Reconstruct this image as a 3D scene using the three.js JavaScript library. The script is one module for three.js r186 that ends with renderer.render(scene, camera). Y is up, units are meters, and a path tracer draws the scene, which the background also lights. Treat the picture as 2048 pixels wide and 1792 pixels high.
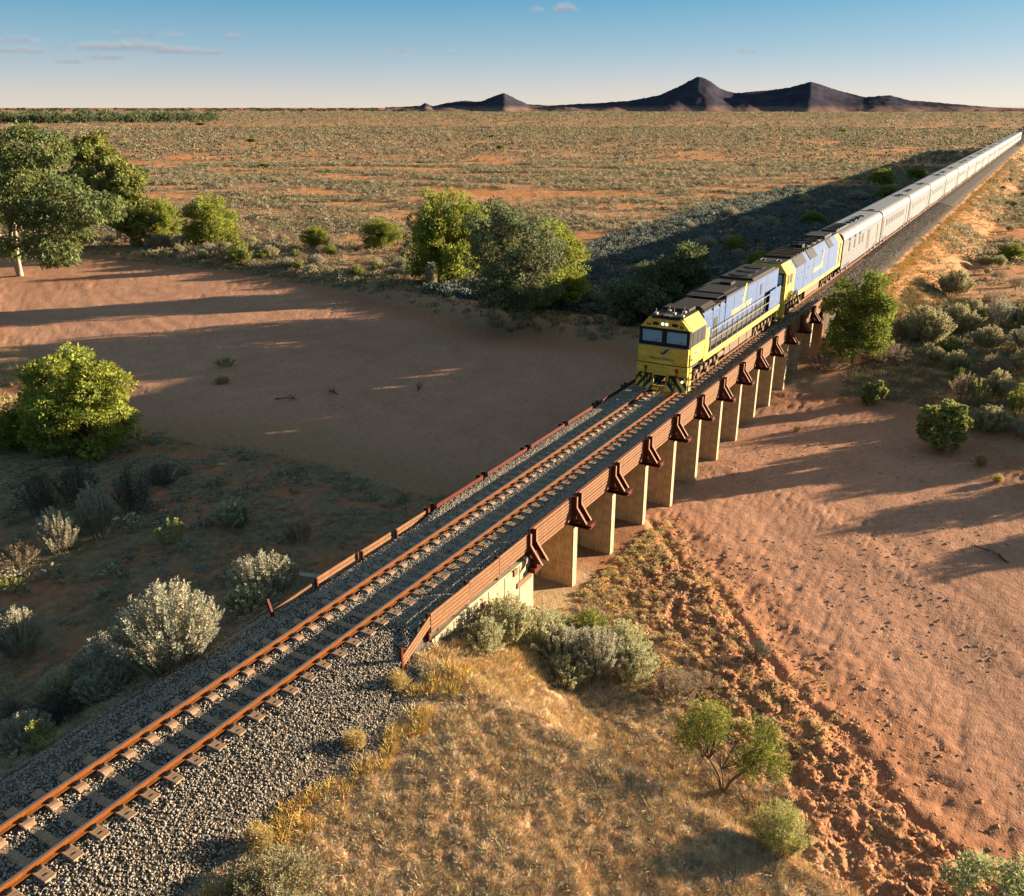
import * as THREE from 'three';
import { mergeGeometries, mergeVertices } from 'three/addons/utils/BufferGeometryUtils.js';
import { RoundedBoxGeometry } from 'three/addons/geometries/RoundedBoxGeometry.js';

// ---- camera, sky, sun, exposure ------------------------------------------------------
const scene = new THREE.Scene();
const camera = new THREE.PerspectiveCamera(54.22, 1024 / 896, 0.5, 40000);
camera.position.set(15.833, 14.142, 0);
camera.rotation.set(-0.371608, 0.532585, 0, 'YXZ');
const EXPOSURE = 5.2;
const renderer = new THREE.WebGLRenderer({ antialias: true });
renderer.setSize(1024, 896);
renderer.toneMapping = THREE.LinearToneMapping;
renderer.toneMappingExposure = EXPOSURE;
renderer.shadowMap.enabled = true;
const SUN = new THREE.Vector3(1, 0.243, -1.2).normalize();
const sun = new THREE.DirectionalLight(new THREE.Color().setRGB(1, 0.84, 0.62), 4.6);
sun.position.copy(SUN).multiplyScalar(400); sun.target.position.set(0, 0, 0);
sun.castShadow = true; sun.shadow.mapSize.set(4096, 4096);
Object.assign(sun.shadow.camera, { left: -160, right: 160, top: 120, bottom: -120, near: 1, far: 1200 });
scene.add(sun, sun.target);
{ // an evening sky: pale and warm at the horizon, clear blue above, a few small flat clouds low down
  const W = 3072, H = 1536, data = new Float32Array(W * H * 4), lin = (c) => (c /= 255) <= 0.04045 ? c / 12.92 : ((c + 0.055) / 1.055) ** 2.4;
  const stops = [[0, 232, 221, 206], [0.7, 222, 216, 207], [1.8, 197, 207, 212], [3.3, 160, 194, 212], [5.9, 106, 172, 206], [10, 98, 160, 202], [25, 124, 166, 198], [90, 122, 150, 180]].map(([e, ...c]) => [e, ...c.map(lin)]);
  const clouds = [[-52.21, 2.97, 2.9, 0.49], [-49.21, 2.85, 1.98, 0.3], [-53.43, 2.49, 1.07, 0.18], [-57.69, 3.28, 1.1, 0.24], [-57.67, 2.75, 1.1, 0.3], [-52.82, 3.7, 0.37, 0.18], [-51.39, 3.69, 0.52, 0.12], [-49.9, 3.73, 0.61, 0.18], [-46.55, 3.64, 0.55, 0.27], [-55.6, 2.94, 0.61, 0.12], [-55.46, 2.28, 0.61, 0.12], [-27.4, 5.27, 0.7, 0.4], [-28.99, 5.25, 0.4, 0.21], [-16.75, 3, 0.52, 0.21], [-37.17, 3.06, 0.91, 0.15], [-34.22, 3, 0.52, 0.12], [-39.74, 3.18, 0.3, 0.12], [-30.87, 2.9, 0.34, 0.09], [-44.49, 2.54, 0.46, 0.09]];
  const hash = (i) => { const s = Math.sin(i * 127.1) * 43758.5453; return s - Math.floor(s); };
  const puffs = [];
  clouds.forEach(([a, e, w, h], n) => { const k = Math.max(5, Math.round(w * 9)); for (let i = 0; i < k; i++) { const t = (i + 0.5) / k * 2 - 1, big = (1 - t * t) * (0.5 + 0.8 * hash(n * 31 + i)); puffs.push([a + t * w, e + 0.3 * h * big, w / k * 1.9, h * (0.25 + 0.45 * big), 0.45 + 0.5 * hash(n + i * 7), n > 10 ? 1 : 0]); } });
  for (let j = 0; j < H; j++) {
    const el = (j + 0.5) / H * 180 - 90, e = Math.max(0, el), cs = Math.cos(el * Math.PI / 180), sy = Math.sin(el * Math.PI / 180);
    let k = 0; while (k < stops.length - 2 && e > stops[k + 1][0]) k++;
    const [e0, ...c0] = stops[k], [e1, ...c1] = stops[k + 1], t = Math.min(1, (e - e0) / (e1 - e0));
    for (let i = 0; i < W; i++) {
      const th = ((i + 0.5) / W - 0.5) * 2 * Math.PI, dx = cs * Math.cos(th), dz = cs * Math.sin(th), g = Math.max(0, dx * SUN.x + sy * SUN.y + dz * SUN.z);
      const glow = 0.9 * g ** 8 + 0.16 * g ** 2, warm = [1, 0.82, 0.58];
      let c = c0.map((v, q) => mix2(v, c1[q], t) * (0.93 + 0.25 * g * g) + glow * warm[q] * 0.45);
      if (el > 1.5 && el < 6.5) {
        const az = Math.atan2(dx, -dz) * 180 / Math.PI; let a = 0, lit = 0;
        for (const p of puffs) { const u = (az - p[0]) / p[2], v = (el - p[1]) / p[3]; if (Math.abs(u) > 1.6 || Math.abs(v) > 1.6) continue; const f = Math.exp(-2.2 * (u * u + (v < 0 ? v * v * 2.5 : v * v))) * p[4]; a += f; lit += f * (0.12 + 0.8 * Math.max(0, v + 0.15 + 0.3 * u)) ; }
        if (a > 0.02) { const o = Math.min(0.9, a * 1.15), l = Math.min(1, lit / a), top = [0.74, 0.7, 0.68], under = [0.27, 0.31, 0.38]; c = c.map((v, q) => mix2(v, mix2(under[q], top[q], l), o)); }
      }
      const at = (j * W + i) * 4; data[at] = c[0] / EXPOSURE; data[at + 1] = c[1] / EXPOSURE; data[at + 2] = c[2] / EXPOSURE; data[at + 3] = 1;
    }
  }
  function mix2(a, b, t) { return a + (b - a) * t; }
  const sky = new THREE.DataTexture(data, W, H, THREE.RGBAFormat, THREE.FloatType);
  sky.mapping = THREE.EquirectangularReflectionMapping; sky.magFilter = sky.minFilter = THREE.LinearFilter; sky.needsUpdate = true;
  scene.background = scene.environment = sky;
}

// ---- noise and the lie of the land -------------------------------------------------
function rng(seed) { let a = seed >>> 0; return () => { a = (a + 0x6D2B79F5) | 0; let t = Math.imul(a ^ (a >>> 15), 1 | a); t = (t + Math.imul(t ^ (t >>> 7), 61 | t)) ^ t; return ((t ^ (t >>> 14)) >>> 0) / 4294967296; }; }
const PERM = (() => { const r = rng(7), p = [...Array(256).keys()]; for (let i = 255; i > 0; i--) { const j = Math.floor(r() * (i + 1)); [p[i], p[j]] = [p[j], p[i]]; } return new Uint8Array([...p, ...p]); })();
const GX = new Float64Array(256), GY = new Float64Array(256); for (let i = 0; i < 256; i++) { GX[i] = Math.cos(i * 2.399963); GY[i] = Math.sin(i * 2.399963); }
function noise(x, y) { // gradient noise, about -0.7 .. 0.7
  const X = Math.floor(x), Y = Math.floor(y), u = x - X, v = y - Y, a = X & 255, b = Y & 255;
  const g = (i, j, p, q) => { const k = PERM[PERM[(a + i) & 255] + ((b + j) & 255)]; return GX[k] * p + GY[k] * q; };
  const s = u * u * u * (u * (u * 6 - 15) + 10), t = v * v * v * (v * (v * 6 - 15) + 10);
  const n0 = g(0, 0, u, v), n1 = g(1, 0, u - 1, v), n2 = g(0, 1, u, v - 1), n3 = g(1, 1, u - 1, v - 1);
  return (n0 + (n1 - n0) * s) + ((n2 + (n3 - n2) * s) - (n0 + (n1 - n0) * s)) * t;
}
const fbm = (x, y, o = 4) => { let s = 0, a = 1; for (let i = 0; i < o; i++) { s += a * noise(x, y); x = x * 2.03 + 17.1; y = y * 2.03 - 9.7; a *= 0.5; } return s; };
const clamp = (v, a = 0, b = 1) => Math.min(b, Math.max(a, v));
const smooth = (a, b, v) => { const t = clamp((v - a) / (b - a)); return t * t * (3 - 2 * t); };
const mix = (a, b, t) => a + (b - a) * t;
// the dry creek bed, its outline seen from above
const BED = [[2, -36], [7, -31.3], [11.6, -26.8], [18.3, -20.1], [26, -12], [44, 6], [62, -8], [44, -26], [27, -43], [17.5, -54.3], [13.2, -59.7], [7.8, -62.3], [2, -60.5], [-6, -63.5], [-13, -66.3], [-24, -65], [-38, -69.7], [-54, -74], [-69, -75.2], [-86, -74], [-103, -70], [-140, -74], [-150, -56], [-110, -55], [-88, -52], [-72, -44], [-58, -38], [-44, -34], [-32, -30.5], [-22, -33.5], [-9, -33.6]];
function bedDistance(x, z) { // negative inside the bed
  let best = 1e9, inside = false;
  for (let i = 0, j = BED.length - 1; i < BED.length; j = i++) {
    const [ax, az] = BED[j], [bx, bz] = BED[i], dx = bx - ax, dz = bz - az;
    const t = clamp(((x - ax) * dx + (z - az) * dz) / (dx * dx + dz * dz)), ex = x - ax - t * dx, ez = z - az - t * dz, d = ex * ex + ez * ez;
    if (d < best) best = d;
    if ((az > z) !== (bz > z) && x < ax + (z - az) / (bz - az) * dx) inside = !inside;
  }
  return (inside ? -1 : 1) * Math.sqrt(best);
}
function land(x, z) { // { y, and what the ground is made of there }
  const far = Math.abs(x) + Math.abs(z + 40) > 260, d = far ? 200 : bedDistance(x, z) + 0.9 * noise(x * 0.23, z * 0.23) + 0.35 * noise(x * 0.9, z * 0.9);
  const bed = -4.62 + 0.16 * fbm(x * 0.05, z * 0.05, 2);
  const roll = 0.35 * fbm(x * 0.02 + 5, z * 0.02, 3) * clamp(d / 12);
  let y, kind;                                       // 0 bed, 1 near bank, 2 plain, 3 shaded flat on the near left
  const nearRight = smooth(-44, -37, z - Math.max(0, x) * 0.2) * smooth(-3, 0.5, x);
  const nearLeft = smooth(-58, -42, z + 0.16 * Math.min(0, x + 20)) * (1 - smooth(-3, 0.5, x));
  if (d < 0) { y = bed - 0.22 * smooth(0, 6, -d); kind = 0; }
  else {
    const steep = 0.34 * smooth(0, 0.55, d) + 0.075 * Math.min(d, 8) + 0.62 * Math.max(0, d - 8);
    const mound = bed + steep, top = -0.8 - 0.125 * Math.max(0, x - 3.2) + 0.2 * fbm(x * 0.12, z * 0.12, 3) * smooth(4, 7, x);
    const k = 0.7, h = clamp(0.5 + 0.5 * (top - mound) / k), right = mix(top, mound, h) - k * h * (1 - h);
    const left = bed + 0.75 * smooth(0, 9, d) + roll * 0.6;
    const plain = bed + 0.55 * smooth(0, 3.5, d) + 0.1 * smooth(3, 25, d) + roll;
    y = plain * (1 - nearRight - nearLeft) + right * nearRight + left * nearLeft;
    kind = nearRight > 0.5 ? 1 : nearLeft > 0.5 ? 3 : 2;
  }
  // the railway embankment on both sides of the bridge
  const ax = Math.abs(x), crest = -0.62;
  if (z > -24.35) {
    const bank = x > 0 ? (ax < 2.12 ? crest : crest - 0.1 - 0.2 * Math.max(0, ax - 3.4) - 3 * (1 - smooth(-19.6, -17.0, z))) : (ax < 2.3 ? crest : crest - 0.55 * Math.max(0, ax - 2.6) - (z < -18.6 ? 0.8 * smooth(-18.6, -24.3, z) * (ax > 2.3 ? 4 : 0) : 0));
    y = Math.max(y, bank);
  } else if (z < -71.9) {
    const bank = crest - 0.5 * Math.max(0, ax - 2.9) + 0.25 * noise(x * 0.2, z * 0.2), inFront = ax > 2.4 ? 1.6 * (1 - smooth(-71.9, -80, z)) * 2 : 0;
    y = Math.max(y, bank - inFront);
  } else if (ax < 7 && z < -60) y = Math.max(y, -3.2 - 0.4 * (z + 72) - 0.25 * Math.max(0, ax - 3)); // the spill slope before the far abutment
  return { y, d, kind };
}
function roughness(x, z, d, kind) { // small relief of the soil itself
  if (kind === 0) { const e = smooth(-9, 0, d); return 0.04 * fbm(x * 0.35, z * 0.35, 3) + 0.04 * noise(d * 0.9, (x - z) * 0.09) + (0.015 + 0.12 * e) * Math.min(0, noise(x * 1.9, z * 1.9)) + (0.015 + 0.10 * e + 0.13 * smooth(0.05, 0.35, noise(x * 0.11 + 7, z * 0.11 + d * 0.1))) * Math.min(0, noise(x * 3.3, z * 3.3) + 0.12) + 0.09 * Math.exp(-((d + 0.5) * (d + 0.5)) / 0.12) + 0.012 * noise(x * 6, z * 6); }
  if (kind === 1) return (0.07 * fbm(x * 0.8, z * 0.8, 2) + 0.085 * noise(x * 2.8, z * 2.8) + (1 - smooth(2.8, 5.5, d)) * (0.26 * noise(x * 1.5, z * 1.5) + 0.2 * noise(x * 3.1, z * 3.1) + 0.07 * noise(x * 7, z * 7)) + 0.05 * noise(x * 6.3, z * 6.3)) * smooth(2.6, 5, x);
  if (kind === 3) return 0.12 * fbm(x * 0.5, z * 0.5, 3) + 0.03 * noise(x * 4, z * 4);
  return 0.12 * fbm(x * 0.35, z * 0.35, 3) * smooth(0, 3, d);
}
const groundY = (x, z) => { const l = land(x, z); const a = Math.abs(x); return l.y + (a < 3.2 ? 0 : 1) * roughness(x, z, l.d, l.kind); };

// ---- helpers ---------------------------------------------------------------------------
const names = new Map();
function numbered(name) { const n = names.get(name) || 0; names.set(name, n + 1); return n ? `${name}_${String(n).padStart(3, '0')}` : name; }
const shade = (o) => { o.castShadow = o.receiveShadow = true; return o; };
function thing(name, label, category, pos = [0, 0, 0], turn = 0, group) {
  const o = new THREE.Group(); o.name = numbered(name); o.position.set(...pos); o.rotation.y = turn;
  o.userData = { label, category }; if (group) o.userData.group = group; scene.add(o); return o;
}
function part(name, geo, mat, parent, label) { const m = shade(new THREE.Mesh(geo, mat)); m.name = name; if (label) m.userData.label = label; parent.add(m); return m; }
function struct(name, geo, mat, label) { const m = shade(new THREE.Mesh(geo, mat)); m.name = numbered(name); m.userData = { kind: 'structure', label, category: name.replace(/_/g, ' ') }; scene.add(m); return m; }
function copyOf(o, name, label, pos, turn, scale, group) {
  const c = o.clone(); c.name = numbered(name); c.userData = { ...o.userData, label }; if (group) c.userData.group = group; else delete c.userData.group;
  c.position.set(...pos); c.rotation.y = turn; typeof scale === 'number' ? c.scale.setScalar(scale) : c.scale.set(...scale); scene.add(c); return c;
}
const box = (w, h, d, x = 0, y = 0, z = 0) => new THREE.BoxGeometry(w, h, d).translate(x, y, z);
const rbox = (w, h, d, x = 0, y = 0, z = 0, r = 0.02) => new RoundedBoxGeometry(w, h, d, 1, Math.min(r, w / 2.1, h / 2.1, d / 2.1)).translate(x, y, z);
const rod = (a, b, r, n = 6) => { const A = new THREE.Vector3(...a), B = new THREE.Vector3(...b), D = B.clone().sub(A); return new THREE.CylinderGeometry(r, r, D.length(), n).applyQuaternion(new THREE.Quaternion().setFromUnitVectors(new THREE.Vector3(0, 1, 0), D.clone().normalize())).translate((A.x + B.x) / 2, (A.y + B.y) / 2, (A.z + B.z) / 2); };
const plain = (g) => { const n = g.index ? g.toNonIndexed() : g.clone(); for (const k of Object.keys(n.attributes)) if (!['position', 'normal', 'uv'].includes(k)) n.deleteAttribute(k); return n; };
const joined = (...gs) => mergeGeometries(gs.flat().map(plain));
function prism(points, z0, z1, bevel = 0) { // an outline in x and y, drawn out along z
  const s = new THREE.Shape(points.map(([x, y]) => new THREE.Vector2(x, y)));
  return new THREE.ExtrudeGeometry(s, { depth: z1 - z0 - 2 * bevel, bevelEnabled: bevel > 0, bevelThickness: bevel, bevelSize: bevel, bevelOffset: -bevel, bevelSegments: 1 }).translate(0, 0, z0 + bevel);
}
const metres = (g, s = 1) => { // uv in metres, by the side each face looks to
  const p = g.attributes.position, n = g.attributes.normal, uv = new Float32Array(p.count * 2);
  for (let i = 0; i < p.count; i++) { const ax = Math.abs(n.getX(i)), ay = Math.abs(n.getY(i)), az = Math.abs(n.getZ(i)); const [u, v] = ay >= ax && ay >= az ? [p.getX(i), p.getZ(i)] : ax >= az ? [p.getZ(i), p.getY(i)] : [p.getX(i), p.getY(i)]; uv[2 * i] = u * s; uv[2 * i + 1] = v * s; }
  g.setAttribute('uv', new THREE.BufferAttribute(uv, 2)); return g;
};
const tn = (x, y, P) => { // gradient noise that repeats every P cells
  const X = Math.floor(x), Y = Math.floor(y), u = x - X, v = y - Y, w = (i) => ((i % P) + P) % P;
  const g = (i, j, p, q) => { const k = PERM[PERM[w(X + i)] + w(Y + j)]; return GX[k] * p + GY[k] * q; }, s = u * u * (3 - 2 * u), t = v * v * (3 - 2 * v);
  return mix(mix(g(0, 0, u, v), g(1, 0, u - 1, v), s), mix(g(0, 1, u, v - 1), g(1, 1, u - 1, v - 1), s), t);
};
function texture(size, f, srgb = false) { // f(u, v) gives one grey or three values 0..1
  const d = new Uint8Array(size * size * 4);
  for (let j = 0; j < size; j++) for (let i = 0; i < size; i++) { let c = f(i / size, j / size); if (typeof c === 'number') c = [c, c, c]; const a = (j * size + i) * 4; for (let k = 0; k < 3; k++) d[a + k] = 255 * clamp(c[k]); d[a + 3] = 255; }
  const t = new THREE.DataTexture(d, size, size); t.wrapS = t.wrapT = THREE.RepeatWrapping; t.magFilter = THREE.LinearFilter; t.minFilter = THREE.LinearMipmapLinearFilter; t.generateMipmaps = true; if (srgb) t.colorSpace = THREE.SRGBColorSpace; t.needsUpdate = true; return t;
}
const rgb = (r, g, b) => new THREE.Color().setRGB(r, g, b);
const std = (r, g, b, rough = 0.8, more = {}) => new THREE.MeshPhysicalMaterial({ color: rgb(r, g, b), roughness: rough, specularIntensity: more.metalness ? 1 : 0.2, ...more });

// ---- textures ---------------------------------------------------------------------------
const T = {
  soil: texture(1024, (u, v) => { const a = tn(u * 16, v * 16, 16), b = tn(u * 48 + 3, v * 48, 48), c = tn(u * 160, v * 160 + 5, 160); return 0.80 + 0.16 * a + 0.16 * b + 0.2 * c; }),
  soilBump: texture(1024, (u, v) => { const b = tn(u * 24 + 3, v * 24, 24), c = tn(u * 80, v * 80 + 5, 80), d = tn(u * 200, v * 200, 200); return 0.5 + 0.3 * b + 0.3 * c + 0.2 * d; }),
  rust: texture(512, (u, v) => { const a = tn(u * 6, v * 6, 6), b = tn(u * 30, v * 30, 30), c = tn(u * 90, v * 90, 90), s = 0.82 + 0.25 * a + 0.25 * b + 0.2 * c; return [s, s * (0.95 + 0.2 * b), s * (0.92 + 0.3 * b)]; }),
  concrete: texture(512, (u, v) => { const a = tn(u * 4, v * 4, 4), b = tn(u * 20, v * 3, 20), c = tn(u * 90, v * 90, 90); return 0.8 + 0.22 * a + 0.34 * b + 0.1 * c; }),
  grime: texture(512, (u, v) => { const a = tn(u * 5, v * 5, 5), b = tn(u * 40, v * 4, 40), c = tn(u * 100, v * 100, 100); const s = 0.83 + 0.2 * a + 0.24 * b + 0.08 * c; return [s, s * (0.97 + 0.05 * a), s * (0.93 + 0.1 * a)]; }),
};
const M = {
  rust: std(0.165, 0.054, 0.011, 0.75, { map: T.rust }), slat: std(0.22, 0.112, 0.056, 0.8, { map: T.rust }), bracket: std(0.1, 0.022, 0.01, 0.6, { map: T.rust }),
  paintedLitEdge: std(0.28, 0.15, 0.09, 0.7, { map: T.rust }), railtop: std(0.55, 0.5, 0.46, 0.28, { metalness: 1 }),
  concrete: std(0.4, 0.31, 0.19, 0.9, { map: T.concrete }), pier: std(0.62, 0.37, 0.175, 0.9, { map: T.concrete }), deck: std(0.1, 0.085, 0.055, 0.85, { map: T.concrete }),
  sleeper: std(0.37, 0.22, 0.125, 0.9, { map: T.concrete }), clip: std(0.012, 0.01, 0.01, 0.6), black: std(0.012, 0.012, 0.014, 0.6), bark: std(0.38, 0.31, 0.23, 0.9, { map: T.grime }), darkBark: std(0.09, 0.06, 0.04, 0.9),
  twig: std(0.16, 0.11, 0.07, 0.9),
};

const PANS = [[-124, -153, 13, 5], [-91, -176, 17, 6], [-70, -181, 12, 5], [-124, -220, 20, 5], [-231, -198, 18, 5], [-162, -260, 22, 7], [-30, -148, 9, 5], [-178, -227, 20, 6], [-35, -127, 7, 4], [-186, -196, 14, 5], [-104, -140, 12, 4], [-52, -166, 10, 4]];
function bare(x, z) { let q = 0; for (const [px, pz, a, b] of PANS) { const dx = x - px, dz = z - pz, u = (dx * 0.86 - dz * 0.51) / a, v = (dx * 0.51 + dz * 0.86) / b, k = u * u + v * v; if (k < 4) q = Math.max(q, smooth(1.5, 0.7, k + 0.9 * noise(x * 0.2, z * 0.2))); } return Math.max(q, bare0(x, z)); }
function bare0(x, z) { const p = noise(x * 0.018 + 3.3, z * 0.05 + 1.7) + 0.5 * noise(x * 0.05, z * 0.12) + 0.22 * noise(x * 0.25, z * 0.25); const near = smooth(0.14, 0.34, p); return near; }

// ---- ground: one sheet, fine near the camera, out to the horizon ----------------------------
{
  const rings = []; let r = 4; rings.push(0); while (r < 26000) { rings.push(r); r *= r < 10 ? 1.08 : r < 75 ? 1.0072 : r < 160 ? 1.011 : r < 1000 ? 1.022 : 1.07; }
  const view = 0.532585, angles = []; // angle to the left of -z
  const fine = 0.0023, half = 0.72; for (let a = -half; a <= half; a += fine) angles.push(view + a);
  for (let a = half + 0.07; a < 2 * Math.PI - half - 0.03; a += 0.08) angles.push(view + a);
  const nr = rings.length, na = angles.length, pos = new Float32Array(nr * na * 3), col = new Float32Array(nr * na * 3), uv = new Float32Array(nr * na * 2), idx = new Uint32Array((nr - 1) * na * 6);
  for (let i = 0; i < nr; i++) for (let j = 0; j < na; j++) {
    const a = angles[j], x = camera.position.x - Math.sin(a) * rings[i], z = -Math.cos(a) * rings[i], L = land(x, z), at = i * na + j, ax = Math.abs(x);
    const onTrack = ax < 3.2 && (z > -24.4 || z < -71.9);
    let y = L.y + (onTrack ? 0 : roughness(x, z, L.d, L.kind));
    if (rings[i] > 3000) y -= 3 * smooth(3000, 26000, rings[i]);
    pos.set([x, y, z], at * 3); uv.set([x / 5, z / 5], at * 2);
    const n1 = fbm(x * 0.06, z * 0.06, 3), n2 = fbm(x * 0.5 + 40, z * 0.5, 3), n3 = noise(x * 3, z * 3);
    let c;
    if (L.kind === 0) { // sand of the bed, pinker and smoother in the middle, redder along the edge
      const e = smooth(-5, -0.3, L.d + n2 * 1.6);
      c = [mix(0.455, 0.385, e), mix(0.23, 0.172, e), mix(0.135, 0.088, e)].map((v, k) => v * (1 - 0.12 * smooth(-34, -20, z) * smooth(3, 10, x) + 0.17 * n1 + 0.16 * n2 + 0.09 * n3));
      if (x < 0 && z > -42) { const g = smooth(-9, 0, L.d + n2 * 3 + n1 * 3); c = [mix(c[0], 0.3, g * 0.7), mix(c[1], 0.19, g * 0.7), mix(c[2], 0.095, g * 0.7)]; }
    } else if (L.kind === 1) { // bank: red clods low down, straw and dust higher up
      const s = smooth(3.2, 6.0, L.d + n2 * 1.6 + n1); c = [mix(0.34, 0.43, s), mix(0.155, 0.28, s), mix(0.075, 0.145, s)];
      c = c.map((v, k) => v * (1 + 0.16 * n2 + 0.2 * n3)); const red = smooth(0.15, 0.5, n1 + 0.5 * n2); c = [mix(c[0], 0.45, red * 0.35), mix(c[1], 0.22, red * 0.35), mix(c[2], 0.1, red * 0.35)];
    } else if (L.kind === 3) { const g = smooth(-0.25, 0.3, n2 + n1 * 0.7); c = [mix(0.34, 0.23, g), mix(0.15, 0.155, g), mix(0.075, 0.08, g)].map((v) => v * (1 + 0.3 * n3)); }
    else { // open plain: khaki scrub over red earth, bare red pans strewn through it
      const pan = bare(x, z), w = fbm(x * 0.012, z * 0.03 + 9, 3), rr = rings[i];
      const km = smooth(120, 900, rr), scrub = clamp(0.3 + 0.4 * km + 0.35 * n2 * (1 - km) + 0.3 * w);
      const away = smooth(500, 1600, rr); c = [mix(0.54, 0.43, scrub), mix(0.25, 0.25, scrub), mix(0.115, 0.125, scrub)]; c = [mix(c[0], 0.36, away), mix(c[1], 0.2, away), mix(c[2], 0.1, away)];
      c = [mix(c[0], 0.6, pan), mix(c[1], 0.25, pan), mix(c[2], 0.098, pan)].map((v) => v * (1 + 0.14 * n1 + 0.12 * w + 0.1 * n3));
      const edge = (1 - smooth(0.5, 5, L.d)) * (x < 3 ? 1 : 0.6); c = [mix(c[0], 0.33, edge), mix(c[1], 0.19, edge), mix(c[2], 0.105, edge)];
    }
    if (ax < 14 && y > -3.6 && z < -72 && x > 0) { const s = smooth(-0.3, 0.4, n2 + n1); c = [mix(0.5, 0.42, s), mix(0.25, 0.22, s), mix(0.12, 0.1, s)].map((v) => v * (1 + 0.2 * n3)); }
    if (onTrack || (ax < 4.2 && y > -1.0 && (z > -17.8 || z < -72))) { const k = 1 - smooth(3.4, 4.2, ax + 0.6 * n2); c = [mix(c[0], 0.11, k), mix(c[1], 0.085, k), mix(c[2], 0.062, k)]; }
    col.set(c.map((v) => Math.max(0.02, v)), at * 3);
  }
  let q = 0;
  for (let i = 0; i < nr - 1; i++) for (let j = 0; j < na; j++) { const k = (j + 1) % na, a = i * na + j, b = i * na + k, c = a + na, d = b + na; idx[q++] = a; idx[q++] = c; idx[q++] = b; idx[q++] = b; idx[q++] = c; idx[q++] = d; }
  const g = new THREE.BufferGeometry(); g.setAttribute('position', new THREE.BufferAttribute(pos, 3)); g.setAttribute('color', new THREE.BufferAttribute(col, 3)); g.setAttribute('uv', new THREE.BufferAttribute(uv, 2)); g.setIndex(new THREE.BufferAttribute(idx, 1)); g.computeVertexNormals();
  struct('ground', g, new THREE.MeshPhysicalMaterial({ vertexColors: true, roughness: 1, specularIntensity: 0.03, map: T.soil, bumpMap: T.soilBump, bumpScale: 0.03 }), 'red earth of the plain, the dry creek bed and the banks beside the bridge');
  console.log('ground', nr, na);
}

// ---- hills on the horizon ----------------------------------------------------------------------
{
  const sky = [[-37.92, 14], [-36.17, 19], [-35.8, 35], [-35.32, 19], [-34.35, 37], [-33.37, 47], [-32.46, 42], [-31.55, 71], [-31, 86], [-30.33, 58], [-29.57, 29], [-28.2, 22], [-26.68, 29], [-25.17, 35], [-23.37, 47], [-21.6, 75], [-20.45, 120], [-19.89, 149], [-19.41, 169], [-18.88, 152], [-18.11, 107], [-17.23, 84], [-16.37, 89], [-15.25, 101], [-14.14, 112], [-13.01, 136], [-12.22, 116], [-11.1, 89], [-9.99, 62], [-8.68, 71], [-7.6, 45], [-6.31, 37], [-4.78, 23], [-3.29, 13], [-1.9, 7]];
  const crest = (a) => { let k = 0; while (k < sky.length - 2 && a > sky[k + 1][0]) k++; const t = clamp((a - sky[k][0]) / (sky[k + 1][0] - sky[k][0])); return mix(sky[k][1], sky[k + 1][1], t); };
  const na = 420, nd = 90, pos = [], idx = [], col = [];
  for (let i = 0; i <= nd; i++) for (let j = 0; j <= na; j++) {
    const a = -38.2 + 36.6 * j / na, f = i / nd * 2 - 1, d = 5200 + f * 1500, rad = a * Math.PI / 180;
    const bend = f + 0.25 * noise(a * 0.5, 3), fall = Math.max(0, 1 - Math.abs(bend)) ** 1.25, x = camera.position.x + Math.sin(rad) * d, z = -Math.cos(rad) * d;
    const spur = fbm(a * 0.55, d * 0.0016, 4);
    let y = -12 + (crest(a + 0.5 * f * noise(a * 0.3, 8)) + 12) * fall + 15 * spur * fall * (1 - fall) * 2 + 3 * fbm(a * 3, d * 0.006, 3) * fall;
    pos.push(x, y, z); const s = 0.75 + 0.3 * fbm(a * 1.2, d * 0.004, 3), low = smooth(25, 2, y); col.push(mix(0.052, 0.22, low) * s, mix(0.046, 0.135, low) * s, mix(0.06, 0.1, low) * s);  // slopes coloured dark and bluish to carry distant shade and haze
  }
  for (let i = 0; i < nd; i++) for (let j = 0; j < na; j++) { const a = i * (na + 1) + j, b = a + 1, c = a + na + 1, d = c + 1; idx.push(a, b, c, b, d, c); }
  const g = new THREE.BufferGeometry(); g.setAttribute('position', new THREE.Float32BufferAttribute(pos, 3)); g.setAttribute('color', new THREE.Float32BufferAttribute(col, 3)); g.setIndex(idx); g.computeVertexNormals();
  struct('hills', g, new THREE.MeshPhysicalMaterial({ vertexColors: true, roughness: 1, specularIntensity: 0 }), 'dark range of pointed hills on the horizon');
}

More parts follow.
